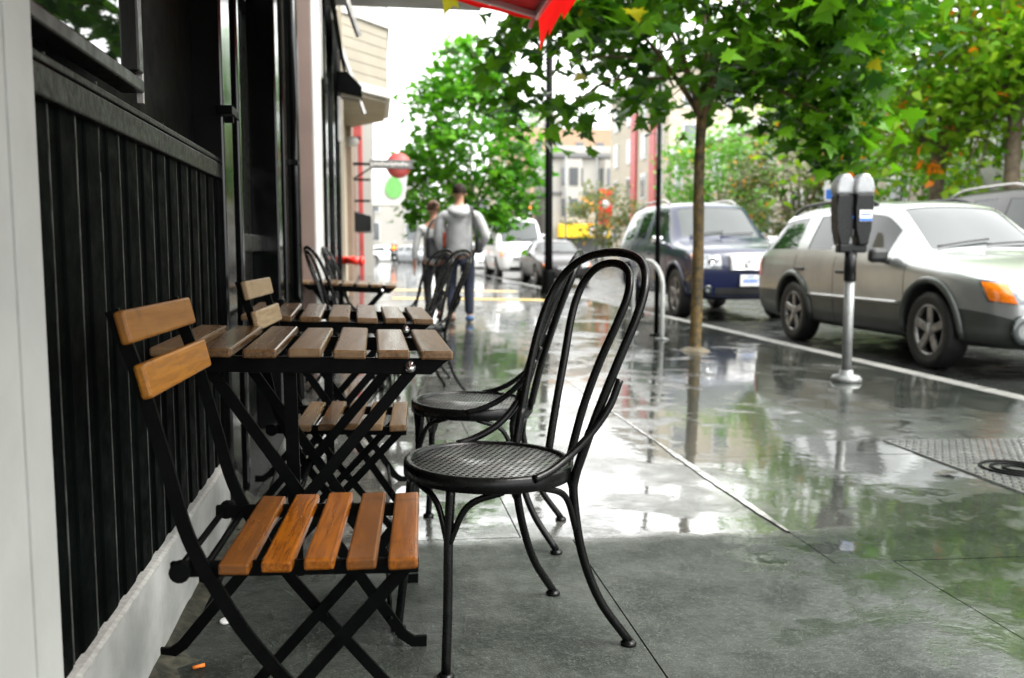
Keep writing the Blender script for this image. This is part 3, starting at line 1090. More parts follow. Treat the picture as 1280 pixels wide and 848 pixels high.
# projecting signs: red disc with a grey name bar, and a white panel with a green spot below
sg = thing('round_bar_sign', 'red disc sign crossed by a grey name bar, jutting from the wall', 'sign', (-0.45, 20.0, 2.85))
SX = 20.0
b = MB()
b.lathe([(0.0, -0.05), (0.26, -0.05), (0.275, 0.0), (0.26, 0.05), (0.0, 0.05)], 40, 'y', (0.56, SX, 2.76))
child(b, 'disc', MAT['red_paint'], sg)
b = MB()
b.box((0.40, SX, 2.78), (0.92, 0.14, 0.19), bevel=0.008)
nb = child(b, 'name_bar', MAT['sign_grey'], sg)
b = MB()          # illegible raised lettering
b.box((0.39, SX - 0.0725, 2.78), (0.80, 0.004, 0.012))
for k in range(11):
    x = -0.02 + k * 0.073
    hh = 0.055 + 0.03 * ((k * 7) % 3 == 0)
    b.box((x, SX - 0.073, 2.78), (0.018, 0.006, hh))
    if k % 2:
        b.box((x + 0.02, SX - 0.073, 2.78 + hh / 2 - 0.008), (0.03, 0.006, 0.014))
    else:
        b.box((x + 0.02, SX - 0.073, 2.78 - hh / 2 + 0.008), (0.03, 0.006, 0.014))
o = child(b, 'lettering', MAT['white'], sg)
o.parent = nb
b = MB()
b.tube([(-0.5, SX, 2.78), (0.0, SX, 2.78)], 0.03)
b.tube([(-0.5, SX, 2.40), (-0.0, SX, 2.72)], 0.018)
child(b, 'bracket', MAT['iron'], sg)
sg2 = thing('hanging_panel_sign', 'large white panel sign with a green spot under the red disc sign', 'sign', (-0.45, 22.0, 2.2))
b = MB()
b.prism([(-0.05, 1.98), (0.60, 1.98), (0.76, 2.16), (0.83, 2.72), (-0.05, 2.72)], 'y', 22.0, 22.14, bevel=0.02)
child(b, 'panel', MAT['sign_white'], sg2)
b = MB()
for zz in (2.1, 2.6):
    b.bar((-0.5, 22.07, zz), (-0.05, 22.07, zz), 0.05, 0.04)
b.bar((-0.46, 22.07, 2.0), (-0.46, 22.07, 2.7), 0.05, 0.05)
child(b, 'bracket', MAT['iron'], sg2)
b = MB()
pts = [(0.50 + 0.20 * math.cos(a) * (1 - 0.15 * math.sin(a)), 2.42 + 0.26 * math.sin(a)) for a in [2 * PI * k / 28 for k in range(28)]]
b.prism(pts, 'y', 21.975, 22.003)
child(b, 'green_spot', MAT['green_sign'], sg2)
b = MB()
b.prism([(-0.5, 1.98), (-0.5, 1.45), (-0.05, 1.45), (-0.05, 1.85)], 'y', 25.0, 28.0, bevel=0.02)
da = thing('dark_shop_awning', 'small black shop awning below the white panel sign', 'awning', (-0.5, 26.5, 1.5))
child(b, 'canopy', MAT['bag'], da)


# ------------------------------------------------------------------ furniture
def fold_chair(label, seat_mat, back_mat):
    t = thing('folding_chair', label, 'chair', group='folding slatted chairs along the wall')
    b = MB()
    for k in range(5):
        x = -0.128 + k * 0.067
        b.box((x, 0, 0.443 - 0.002 * abs(k - 2)), (0.048, 0.405, 0.019), rot=Euler((0, R((k - 2) * -1.2), 0)), bevel=0.004)
    b.build('seat', seat_mat, t)
    b = MB()
    tilt = Euler((0, R(-13), 0))
    for (x, z, h) in ((-0.283, 0.826, 0.053), (-0.256, 0.742, 0.056)):
        b.box((x, 0, z), (0.018, 0.40, h), rot=tilt, bevel=0.005)
    b.build('backrest', back_mat, t)
    ys_ = (-0.172, 0.172)
    for s in ys_:
        b = MB()
        path = smooth_path([(-0.306, s, 0.852), (-0.268, s, 0.74), (-0.232, s, 0.60), (-0.203, s, 0.485), (-0.155, s, 0.385), (-0.085, s, 0.275), (0.13, s, 0.012)], 5)
        b.ribbon(path + [Vector((0.150, s, 0.007)), Vector((0.172, s, 0.010))], 0.022, 0.008)
        b.build('upright', MAT['iron'], t)
        b = MB()
        s2 = s * 0.90
        b.ribbon([(0.15, s2, 0.425), (-0.215, s2, 0.022), (-0.24, s2, 0.009), (-0.268, s2, 0.010)], 0.022, 0.008)
        b.build('rear_leg', MAT['iron'], t)
        b = MB()
        b.bar((-0.235, s * 0.95, 0.430), (0.165, s * 0.95, 0.424), 0.026, 0.010, bevel=0.002)
        b.build('seat_rail', MAT['iron'], t)
        b = MB()
        b.lathe([(0, -0.009), (0.017, -0.009), (0.017, 0.009), (0, 0.009)], 14, 'y', (-0.216, s * 1.02, 0.43), smooth=False)
        b.build('pivot', MAT['iron'], t)
        b = MB()
        b.lathe([(0, -0.012), (0.010, -0.012), (0.010, 0.012), (0, 0.012)], 10, 'y', (-0.03, s * 1.0, 0.205), smooth=False)
        b.build('pivot', MAT['iron'], t)
    for (x, z, hw) in ((-0.225, 0.425, .17), (-0.185, 0.425, .16), (0.11, 0.036, .17), (-0.205, 0.034, .16)):
        b = MB()
        b.tube([(x, -hw, z), (x, hw, z)], 0.006)
        b.build('cross_rod', MAT['iron'], t)
    return t


TILT = R(1.15)


def put(t, x, y, rz, extra=0.0, extra_x=0.0, dz=0.0):
    t.location = (x, y, gz(x) + dz)
    m = Matrix.Rotation(TILT + extra, 3, 'Y') @ Matrix.Rotation(extra_x, 3, 'X') @ Matrix.Rotation(rz, 3, 'Z')
    t.rotation_euler = m.to_euler()
    return t


chair1 = fold_chair('orange slatted folding chair nearest the camera, backrest to the black wall', MAT['wood'], MAT['wood_back'])
put(chair1, -0.09, 1.64, R(-3.0), extra=-0.02)
chair2 = fold_chair('greyed slatted folding chair tucked between the two nearest wooden tables', MAT['wood_grey'], MAT['wood_pale'])
put(chair2, -0.078, 2.78, R(-3))


def slat_table(label):
    t = thing('slatted_table', label, 'table', group='slatted folding tables along the wall')
    W_, D_ = 0.655, 0.58
    b = MB()
    for k in range(7):
        x = -W_ / 2 + 0.037 + k * (W_ - 0.074) / 6
        b.box((x, rnd.uniform(-.004, .004), 0.708), (0.073, D_, 0.020), rot=Euler((R(rnd.uniform(-.4, .4)), R(rnd.uniform(-1.2, 1.2)), 0)), bevel=0.005)
    b.build('tabletop', MAT['wood_grey'], t)
    for s in (-1, 1):
        b = MB()
        y = s * (D_ / 2 - 0.045)
        b.prism([(-W_ / 2 + 0.03, 0.697), (W_ / 2 - 0.005, 0.697), (W_ / 2 - 0.045, 0.660), (-W_ / 2 + 0.07, 0.660)], 'y', y - 0.006, y + 0.006, bevel=0.002)
        b.build('rail', MAT['iron'], t)
        b = MB()
        y1 = y - s * 0.015
        b.ribbon([(W_ / 2 - 0.085, y1, 0.672), (-0.270, y1, 0.028), (-0.295, y1, 0.010), (-0.328, y1, 0.010)], 0.026, 0.009)
        b.build('leg', MAT['iron'], t)
        b = MB()
        y2 = y - s * 0.035
        b.ribbon([(-W_ / 2 + 0.105, y2, 0.672), (0.230, y2, 0.028), (0.255, y2, 0.010), (0.288, y2, 0.010)], 0.026, 0.009)
        b.build('leg', MAT['iron'], t)
        b = MB()
        b.lathe([(0, -0.012), (0.012, -0.010), (0.014, 0.0), (0.012, 0.010), (0, 0.012)], 12, 'y', (W_ / 2 - 0.095, y + s * 0.008, 0.678))
        b.build('bolt', MAT['bolt'], t)
    b = MB()
    b.bar((-0.045, -0.16, 0.69), (-0.02, -0.16, 0.16), 0.012, 0.030, up=(0, 1, 0))
    b.build('stay', MAT['iron'], t)
    for (x, z) in ((-0.235, 0.07), (0.20, 0.07), (-0.02, 0.345)):
        b = MB()
        b.tube([(x, -D_ / 2 + 0.06, z), (x, D_ / 2 - 0.06, z)], 0.006)
        b.build('cross_rod', MAT['iron'], t)
    return t


table1 = slat_table('slatted wooden table closest to the camera, behind the orange folding chair')
put(table1, -0.176, 2.31, 0, extra=R(0.7), dz=0.008)
table2 = dup(table1, (0, 0, 0), (0, 0, 0), 'second slatted table back, greyish top, directly behind the closest table')
put(table2, -0.155, 3.46, R(1), extra=R(1.1), extra_x=R(0.8))
table3 = dup(table1, (0, 0, 0), (0, 0, 0), 'furthest slatted table, between two pairs of black bentwood style chairs')
put(table3, -0.21, 6.45, R(-1), extra=R(1.8))


def bistro_chair(label):
    t = thing('metal_bistro_chair', label, 'chair', group='black metal bistro chairs')
    SR, SZ = 0.203, 0.437
    b = MB()
    b.lathe([(0.0, SZ - 0.004), (SR - 0.012, SZ - 0.004), (SR - 0.012, SZ - 0.010), (0.0, SZ - 0.010)], 56)
    b.build('seat', MAT['seat_metal'], t)
    b = MB()
    b.lathe([(SR - 0.018, SZ - 0.006), (SR - 0.016, SZ + 0.002), (SR - 0.004, SZ + 0.003), (SR + 0.001, SZ - 0.002), (SR + 0.001, SZ - 0.030), (SR - 0.002, SZ - 0.032), (SR - 0.008, SZ - 0.030), (SR - 0.010, SZ - 0.012), (SR - 0.018, SZ - 0.006)], 64, cap=False)
    b.build('seat_ring', MAT['iron_worn'], t)
    tr = 0.0108
    legs = []
    for s in (-1, 1):
        # front legs: almost straight
        b = MB()
        p = smooth_path([(0.150, s * 0.112, SZ - 0.02), (0.158, s * 0.120, 0.30), (0.163, s * 0.132, 0.15), (0.172, s * 0.146, 0.010)], 5)
        b.tube(p, tr, 12)
        b.lathe([(0.0, 0.0), (0.019, 0.0), (0.020, 0.006), (0.014, 0.012), (0.0, 0.013)], 14, 'z', (0.172, s * 0.146, 0.0))
        b.build('leg', MAT['iron_worn'], t)
        # rear leg sweeps back
        b = MB()
        p = smooth_path([(-0.180, s * 0.166, 0.52), (-0.154, s * 0.149, SZ - 0.02), (-0.152, s * 0.147, 0.36), (-0.176, s * 0.150, 0.235), (-0.224, s * 0.162, 0.115), (-0.300, s * 0.180, 0.010)], 6)
        b.tube(p, tr, 12)
        b.lathe([(0.0, 0.0), (0.019, 0.0), (0.020, 0.006), (0.014, 0.012), (0.0, 0.013)], 14, 'z', (-0.300, s * 0.180, 0.0))
        b.build('leg', MAT['iron_worn'], t)
    # hoops of the back
    def hoop(prof):
        left = [(x, wd, z) for (z, wd, x) in prof]
        right = [(x, -wd, z) for (z, wd, x) in prof]
        return smooth_path(left + right[-2::-1], 6)
    b = MB()
    b.tube(hoop([(0.405, 0.146, -0.150), (0.55, 0.172, -0.190), (0.68, 0.196, -0.232), (0.775, 0.207, -0.270), (0.845, 0.195, -0.302), (0.890, 0.158, -0.326), (0.915, 0.100, -0.341), (0.925, 0.0, -0.347)]), tr, 12)
    b.build('outer_hoop', MAT['iron_worn'], t)
    b = MB()
    b.tube(hoop([(0.425, 0.050, -0.196), (0.55, 0.062, -0.224), (0.66, 0.080, -0.256), (0.755, 0.104, -0.288), (0.82, 0.110, -0.313), (0.865, 0.092, -0.331), (0.890, 0.055, -0.341), (0.898, 0.0, -0.344)]), tr * 0.95, 12)
    b.build('inner_hoop', MAT['iron_worn'], t)
    for s in (-1, 1):
        b = MB()
        p = smooth_path([(-0.236, s * 0.200, 0.640), (-0.212, s * 0.196, 0.580), (-0.168, s * 0.188, 0.520), (-0.115, s * 0.186, 0.475), (-0.060, s * 0.196, 0.447), (-0.01, s * 0.2035, SZ - 0.004)], 6)
        b.tube(p, tr * 0.85, 10)
        b.build('arm_brace', MAT['iron_worn'], t)
    # quarter-round braces under the seat ring
    def arch(a, b_, r=0.0075):
        mid = [a[0] * 0.25 + b_[0] * 0.75, a[1] * 0.25 + b_[1] * 0.75, a[2] * 0.55 + b_[2] * 0.45]
        mid = (a[0] + (b_[0] - a[0]) * 0.35, a[1] + (b_[1] - a[1]) * 0.35, a[2] + (b_[2] - a[2]) * 0.72)
        return smooth_path([a, mid, b_], 7), r
    k = 0
    for (lx, ly) in ((0.160, 0.123), (0.160, -0.123), (-0.160, 0.148), (-0.160, -0.148)):
        ang = math.atan2(ly, lx)
        for da in (-0.62, 0.62):
            a2 = ang + da
            b = MB()
            p, r = arch((lx, ly, 0.285), ((SR - 0.008) * math.cos(a2), (SR - 0.008) * math.sin(a2), SZ - 0.028))
            b.tube(p, r, 8)
            b.build('brace', MAT['iron_worn'], t)
    b = MB()
    b.tube([(0.11 * math.cos(a), 0.11 * math.sin(a), 0.40) for a in [2 * PI * i / 24 for i in range(24)]], 0.006, 8, closed=True)
    return t


bc1 = bistro_chair('black metal bistro chair nearest the camera, facing the closest table')
put(bc1, 0.258, 2.125, R(199.5))
bc1.scale = (1, 1, 1.03)
bc2 = dup(bc1, (0, 0, 0), (0, 0, 0), 'second black metal bistro chair, just behind the nearest one, on the street side')
put(bc2, 0.311, 2.98, R(166))
bc3 = dup(bc1, (0, 0, 0), (0, 0, 0), 'black bistro chair on the street side of the furthest table, before the walking man')
put(bc3, 0.255, 5.98, R(199))
bc4 = dup(bc1, (0, 0, 0), (0, 0, 0), 'black bistro chair half hidden beyond another, in front of the walking woman')
put(bc4, 0.20, 6.72, R(202))
bc5 = dup(bc1, (0, 0, 0), (0, 0, 0), 'black bistro chair against the wall, left of the pair by the furthest table')
put(bc5, -0.10, 5.95, R(14))
bc6 = dup(bc1, (0, 0, 0), (0, 0, 0), 'black bistro chair near the pink pilaster, right of the wall side pair')
put(bc6, -0.05, 7.0, R(10))

# litter
b = MB()
b.tube([(0, 0, 0), (0.026, 0.004, 0)], 0.0042, 10)
o = b.build('cigarette_butt', MAT['tip'])
o.location = (-0.415, 2.03, gz(-.42) + 0.006)
o.rotation_euler = (0, 0, R(15))
tag(o, 'orange cigarette butt lying at the foot of the white plinth', 'litter')
b = MB()
b.lathe([(0.0, 0.006), (0.011, 0.006), (0.0135, 0.004), (0.0145, 0.0), (0.0, 0.0)], 18)
o = b.build('bottle_cap', MAT['paper'])
o.location = (-0.385, 2.29, gz(-.39) + 0.003)
o.rotation_euler = (R(8), 0, 0)
tag(o, 'white bottle cap on the ground under the orange folding chair', 'litter')
b = MB()
bmesh.ops.create_icosphere(b.bm, subdivisions=3, radius=0.055)
for v in b.bm.verts:
    v.co *= 0.75 + 0.45 * rnd.random()
    v.co.z *= 0.6
o = b.build('crumpled_napkin', MAT['paper'])
o.location = (-0.30, 4.9, gz(-.3) + 0.033)
tag(o, 'crumpled white napkin on the ground under the second table', 'litter')

V, F = [], []
lr = random.Random(3)
for (x, y) in ((2.52, 3.62),):
    i0 = len(V)
    for k in range(12):
        a = 2 * PI * k / 12
        q = 0.045 * (1 + 0.35 * lr.random()) * (1.3 if k % 3 == 0 else 0.8)
        V.append((x + q * math.cos(a), y + q * math.sin(a) * .6, gz(x) + 0.006 + 0.006 * lr.random()))
    F.append(tuple(range(i0, len(V))))
o = raw_mesh('fallen_leaf', V, F, MAT['moss'])
tag(o, 'dark wet fallen leaf lying on the sidewalk left of the utility cover', 'leaf')

# utility cover: tread plate in a steel frame with a round lid
ut = thing('utility_cover', 'raised pattern steel utility cover with a round lid set into the wet sidewalk', 'utility cover', (3.1, 3.85, gz(3.1)))


def gzp(x, y, d=0.0):
    return (x, y, gz(x) + d)


b = MB()
x0, x1, y0, y1 = 2.63, 3.95, 2.62, 4.32
b._add([gzp(x0, y0, .006), gzp(x1, y0, .006), gzp(x1, y1, .006), gzp(x0, y1, .006), gzp(x0 - .01, y0 - .01, -.01), gzp(x1 + .01, y0 - .01, -.01), gzp(x1 + .01, y1 + .01, -.01), gzp(x0 - .01, y1 + .01, -.01)],
       [(0, 1, 2, 3), (0, 4, 5, 1), (1, 5, 6, 2), (2, 6, 7, 3), (3, 7, 4, 0)])
yy = y0 + 0.03
r_ = 0
while yy < y1 - 0.02:
    xx = x0 + 0.03 + (0.02 if r_ % 2 else 0)
    while xx < x1 - 0.02:
        an = R(45 if r_ % 2 else -45)
        if (xx - 2.89) ** 2 + (yy - 3.66) ** 2 > 0.17 ** 2:
            dx, dy = math.cos(an) * 0.015, math.sin(an) * 0.015
            ex, ey = -math.sin(an) * 0.005, math.cos(an) * 0.005
            b._add([gzp(xx - dx, yy - dy, .0065), gzp(xx + ex, yy + ey, .0065), gzp(xx + dx, yy + dy, .0065), gzp(xx - ex, yy - ey, .0065), gzp(xx - dx * .6, yy - dy * .6, .0115), gzp(xx + dx * .6, yy + dy * .6, .0115)],
                   [(0, 3, 4), (0, 4, 1), (1, 4, 5), (1, 5, 2), (2, 5, 3), (3, 5, 4)])
        xx += 0.04
    yy += 0.03
    r_ += 1
child(b, 'tread_plate', MAT['tread'], ut)
b = MB()
for rr_ in (0.15, 0.105, 0.055):
    b.tube([gzp(2.89 + rr_ * math.cos(a), 3.66 + rr_ * math.sin(a), .008) for a in [2 * PI * i / 40 for i in range(40)]], 0.008, 6, closed=True)
child(b, 'round_lid', MAT['iron'], ut)

# ---------------------------------------------------------------- street poles
# twin-head parking meter
mt = thing('parking_meter', 'twin headed parking meter with silver domes on a grey post', 'parking meter', (3.62, 6.50, gz(3.62)), R(-6))
b = MB()
b.tube([(0, 0, 0), (0, 0, 0.78)], 0.038, 18)
b.build('post', MAT['galv'], mt)
b = MB()
b.lathe([(0.0, 0.0), (0.115, 0.0), (0.118, 0.02), (0.10, 0.045), (0.055, 0.055), (0.05, 0.09), (0.0, 0.09)], 24)
b.build('base_flange', MAT['galv'], mt)
b = MB()
b.tube([(0, 0, 0.78), (0, 0, 1.02)], 0.046, 18)
b.box((0, 0, 1.03), (0.22, 0.09, 0.07), bevel=0.015)
b.build('yoke', MAT['meter_black'], mt)
for (dx, dy) in ((0.062, -0.02), (-0.068, 0.02)):
    b = MB()
    poly = [(-0.05, 1.05), (0.05, 1.05), (0.072, 1.16), (0.090, 1.33), (0.092, 1.44), (-0.092, 1.44), (-0.090, 1.33), (-0.072, 1.16)]
    b.prism([(p[0] * 0.74, p[1]) for p in poly], 'y', -0.065, 0.065, bevel=0.014)
    hd = b.build('meter_head', MAT['meter_black'], mt, matrix=Matrix.Translation((dx, dy, 0)))
    b = MB()
    prof = [(-0.076, 1.436), (0.076, 1.436), (0.078, 1.49), (0.060, 1.55), (0.026, 1.592), (-0.026, 1.592), (-0.060, 1.55), (-0.078, 1.49)]
    b.prism(prof, 'y', -0.066, 0.066, bevel=0.02)
    b.build('dome', MAT['meter_dome'], hd, matrix=Matrix.Translation((dx, dy, 0)))
    b = MB()
    b.box((dx, dy + 0.0665, 1.50), (0.09, 0.006, 0.06), bevel=0.002)
    b.build('display', MAT['glass'], hd)
    if dx < 0:
        continue
    b = MB()
    b.box((dx + 0.008, dy - 0.067, 1.275), (0.098, 0.005, 0.085))
    b.build('sticker', MAT['white'], hd)
    b = MB()
    b.box((dx + 0.008, dy - 0.071, 1.245), (0.098, 0.003, 0.018))
    b.box((dx + 0.008, dy - 0.071, 1.285), (0.075, 0.003, 0.010))
    b.build('sticker_stripe', MAT['blue'], hd)
    b = MB()
    b.prism([(dy - 0.03, 1.25), (dy + 0.03, 1.25), (dy + 0.02, 1.30), (dy, 1.32), (dy - 0.02, 1.30)], 'x', dx - 0.078, dx - 0.072)
    b.build('arrow_sticker', MAT['blue'], hd)
    b = MB()
    b.box((dx - 0.066, dy, 1.38), (0.012, 0.035, 0.05), bevel=0.003)
    b.box((dx - 0.062, dy, 1.15), (0.012, 0.03, 0.05), bevel=0.003)
    b.build('coin_plate', MAT['galv'], hd)

# bare sign pole, bike rack, lamp column
p = thing('sign_pole', 'thin pole, black below and grey above, beside the white bike rack', 'pole', (3.30, 10.3, gz(3.3)))
b = MB()
b.tube([(0, 0, 0), (0, 0, 1.95)], 0.03, 12)
b.build('sleeve', MAT['iron'], p)
b = MB()
b.tube([(0, 0, 1.95), (0, 0, 3.6)], 0.026, 12)
b.build('post', MAT['galv'], p)
b = MB()
b.lathe([(0.0, 0.0), (0.08, 0.0), (0.08, 0.015), (0.035, 0.03), (0.0, 0.03)], 16)
b.build('base_plate', MAT['iron'], p)
bk = thing('bike_rack', 'white painted inverted U bike rack beside the thin sign pole', 'bike rack', (3.15, 10.2, gz(3.15)))
b = MB()
pts = [(0.05, -0.42, 0)] + [(0.05 - 0.10 * (k / 12), -0.42 * math.cos(PI * k / 12), 0.62 + 0.26 * math.sin(PI * k / 12)) for k in range(13)] + [(-0.05, 0.42, 0)]
b.tube(pts, 0.025, 12)
b.build('hoop', MAT['light_grey'], bk)
for (x, y) in ((0.05, -0.42), (-0.05, 0.42)):
    b = MB()
    b.lathe([(0.0, 0.0), (0.08, 0.0), (0.08, 0.012), (0.04, 0.02), (0.0, 0.02)], 16, 'z', (x, y, 0))
    b.build('foot_plate', MAT['galv'], bk)
lp = thing('lamp_column', 'thick dark street lamp column standing at the kerb before the dark sedan', 'lamp post', (4.05, 20.9, gz(4.05)))
b = MB()
b.tube([(0, 0, 0), (0, 0, 0.9), (0, 0, 7.5)], [0.115, 0.095, 0.08], 16)
b.build('post', MAT['iron'], lp)
b = MB()
b.lathe([(0.0, 0.0), (0.20, 0.0), (0.20, 0.06), (0.165, 0.18), (0.15, 0.5), (0.13, 0.55), (0.0, 0.55)], 16)
b.build('base', MAT['iron'], lp)
b = MB()
b.tube([(0, 0, 7.4), (0.5, 0, 7.9), (1.6, 0, 8.0)], 0.045, 10)
b.build('arm', MAT['iron'], lp)
b = MB()
b.box((1.8, 0, 7.98), (0.6, 0.22, 0.12), bevel=0.04)
b.build('lamp_head', MAT['galv'], lp)


# ------------------------------------------------------------------------ cars
def make_car(label, S, group=None, cat='car', name='parked_car'):
    """S: dict of the car's stations and details; x forward, y left, z up, origin on the road between the axles"""
    t = thing(name, label, cat, group=group)
    st = S['st']
    rows = 10
    bm = bmesh.new()
    rings = []
    for s in st:
        x, ws, zbot, zs, zm, zm2, zb, wr, zr, zc = s[:10]
        Wd = S['W']
        half = [(0.0, zbot), (Wd * ws * 0.86, zbot), (Wd * ws * 0.96, zs), (Wd * ws * 0.995, zm), (Wd * ws, zm2), (Wd * ws * 0.965, zb),
                (wr, zr), (wr - 0.06, zr + (zc - zr) * 0.45), (wr * 0.5, zr + (zc - zr) * 0.88), (0.0, zc)]
        ring = [bm.verts.new((x, y, z)) for (y, z) in half]
        ring += [bm.verts.new((x, -y, z)) for (y, z) in half[-2:0:-1]]
        rings.append(ring)
    n = len(rings[0])
    for i in range(len(rings) - 1):
        A, B = rings[i], rings[i + 1]
        fl = st[i + 1][10] if len(st[i + 1]) > 10 else ''
        for k in range(n):
            fc = bm.faces.new((A[k], A[(k + 1) % n], B[(k + 1) % n], B[k]))
            fc.smooth = True
            kk = min(k, n - 1 - k)
            mi = 0
            if kk <= 2 and S.get('clad'):
                mi = 1
            if kk == 5 and 's' in fl:
                mi = 2
            if kk in (7, 8) and ('w' in fl or 'r' in fl):
                mi = 3 if 'w' in fl else 4
            fc.material_index = mi
    for ring in (rings[0], rings[-1]):
        fc = bm.faces.new(ring)
        fc.smooth = True
        fc.material_index = 1 if S.get('clad') and False else 0
    bmesh.ops.recalc_face_normals(bm, faces=bm.faces[:])
    me = bpy.data.meshes.new('cage')
    bm.to_mesh(me)
    bm.free()
    for m in (S['paint'], S.get('clad') or MAT['clad'], MAT['glass_side'], MAT['glass'], MAT['glass_back'], MAT['well']):
        me.materials.append(m)
    ob = bpy.data.objects.new('cage', me)
    COL.objects.link(ob)
    md = ob.modifiers.new('s', 'SUBSURF')
    md.levels = md.render_levels = 2
    dg = bpy.context.evaluated_depsgraph_get()
    smooth = bpy.data.meshes.new_from_object(ob.evaluated_get(dg))
    ob.modifiers.clear()
    ob.data = smooth
    vs = [v.co.copy() for v in smooth.vertices]
    bvh = BVHTree.FromPolygons(vs, [tuple(p.vertices) for p in smooth.polygons])
    # wheel wells
    wr_, ax = S['wheel_r'], S['axles']
    cut = MB()
    for xa in ax:
        for s in (-1, 1):
            cut.lathe([(0.0, s * (S['W'] - 0.30)), (wr_ + 0.065, s * (S['W'] - 0.30)), (wr_ + 0.065, s * (S['W'] + 0.3)), (0.0, s * (S['W'] + 0.3))], 32, 'y', (xa, 0, wr_ + 0.01), smooth=True)
    co = cut.build('cutter', MAT['well'])
    md = ob.modifiers.new('b', 'BOOLEAN')
    md.operation = 'DIFFERENCE'
    md.solver = 'EXACT'
    md.object = co
    md.material_mode = 'TRANSFER'
    dg = bpy.context.evaluated_depsgraph_get()
    fin = bpy.data.meshes.new_from_object(ob.evaluated_get(dg))
    bpy.data.objects.remove(co)
    bpy.data.objects.remove(ob)
    # split the shell into body, cladding and windows
    src = bmesh.new()
    src.from_mesh(fin)
    mats = [m for m in fin.materials]

    def part(idx, name, mat, inset=0.0, comps=False):
        c = src.copy()
        kill = [f for f in c.faces if f.material_index not in idx]
        bmesh.ops.delete(c, geom=kill, context='FACES')
        groups = [None]
        out = []
        if comps:
            seen, groups = set(), []
            for f in c.faces:
                if f.index in seen or f in seen:
                    continue
                stack, g_ = [f], []
                seen.add(f)
                while stack:
                    q = stack.pop()
                    g_.append(q)
                    for e in q.edges:
                        for h in e.link_faces:
                            if h not in seen:
                                seen.add(h)
                                stack.append(h)
                groups.append(g_)
        for g_ in groups:
            if g_ is None:
                d = c
            else:
                d = bmesh.new()
                mp = {}
                for f in g_:
                    vv = []
                    for v in f.verts:
                        if v not in mp:
                            nv = d.verts.new(v.co)
                            mp[v] = nv
                        vv.append(mp[v])
                    nf = d.faces.new(vv)
                    nf.smooth = True
                    nf.material_index = f.material_index
            if not len(d.faces):
                continue
            if inset:
                d.normal_update()
                for v in d.verts:
                    v.co -= v.normal * inset
            m = bpy.data.meshes.new(name)
            d.to_mesh(m)
            keep = mat if isinstance(mat, list) else [mat]
            for k_ in keep:
                m.materials.append(k_)
            if len(keep) == 1:
                for pgn in m.polygons:
                    pgn.material_index = 0
            o = bpy.data.objects.new(name, m)
            COL.objects.link(o)
            o.parent = t
            out.append(o)
        return out
    fi = len(mats)
    body = part([0, 5, 6, 7, 8], 'body', [S['paint'], S['paint'], MAT['glass'], MAT['glass'], MAT['glass'], MAT['well'], MAT['well']])[0]
    if S.get('clad'):
        part([1], 'lower_cladding', S['clad'])
    part([2], 'side_window', MAT['glass_side'], 0.006, True)
    part([3], 'windscreen', MAT['glass'], 0.006, False)
    part([4], 'rear_window', MAT['glass_back'], 0.006, False)
    src.free()

    def hit(o, d):
        d = Vector(d).normalized()
        r = bvh.ray_cast(Vector(o), d)
        return (r[0], r[1]) if r[0] is not None else (None, None)

    def patch(name, quad, d, mat, off=0.006, nu=10, nv=6, par=None):
        """a panel that follows the bodywork: four ray origins, one direction"""
        q = [Vector(p) for p in quad]
        V, F, idx = [], [], {}
        dd = Vector(d).normalized()
        for j in range(nv + 1):
            for i in range(nu + 1):
                u, v = i / nu, j / nv
                p = (q[0] * (1 - u) + q[1] * u) * (1 - v) + (q[3] * (1 - u) + q[2] * u) * v
                h, nn = hit(p, dd)
                if h is None:
                    continue
                idx[(i, j)] = len(V)
                V.append(h - dd * off)
        for j in range(nv):
            for i in range(nu):
                ks = [(i, j), (i + 1, j), (i + 1, j + 1), (i, j + 1)]
                if all(k in idx for k in ks):
                    F.append([idx[k] for k in ks])
        if not F:
            return None
        o = raw_mesh(name, V, F, mat, par or t, True)
        return o
    W2 = S['W'] + 0.5
    # wheels
    for xa in ax:
        for s in (-1, 1):
            yw = s * (S['W'] - 0.125)
            b = MB()
            b.lathe([(wr_ * 0.64, -0.095), (wr_ * 0.80, -0.112), (wr_ * 0.955, -0.105), (wr_, -0.075), (wr_, 0.075), (wr_ * 0.955, 0.105), (wr_ * 0.80, 0.112), (wr_ * 0.64, 0.095), (wr_ * 0.64, -0.095)], 36, 'y', (xa, yw, wr_), cap=False)
            wh = b.build('wheel', MAT['rubber'], t)
            b = MB()
            yo = yw + s * 0.085
            b.lathe([(wr_ * 0.655, s * -0.12), (wr_ * 0.655, 0.012 * s), (wr_ * 0.61, 0.012 * s), (wr_ * 0.60, -0.03 * s), (wr_ * 0.60, s * -0.12)], 32, 'y', (xa, yo, wr_), cap=False)
            for k in range(5):
                a = 2 * PI * k / 5 + 0.3
                c, sn = math.cos(a), math.sin(a)
                b.bar((xa + c * 0.05, yo - s * 0.012, wr_ + sn * 0.05), (xa + c * wr_ * 0.63, yo - s * 0.004, wr_ + sn * wr_ * 0.63), 0.075, 0.03, up=(-sn, 0, c), bevel=0.008)
            b.lathe([(0.0, 0.012 * s), (0.05, 0.010 * s), (0.075, -0.01 * s), (0.0, -0.01 * s)], 18, 'y', (xa, yo, wr_))
            b.build('rim', MAT['rim'], wh)
            b = MB()
            b.lathe([(0.0, yw - s * 0.01), (wr_ * 0.61, yw - s * 0.01)], 24, 'y', (xa, 0, wr_))
            b.build('brake_disc', MAT['well'], wh)
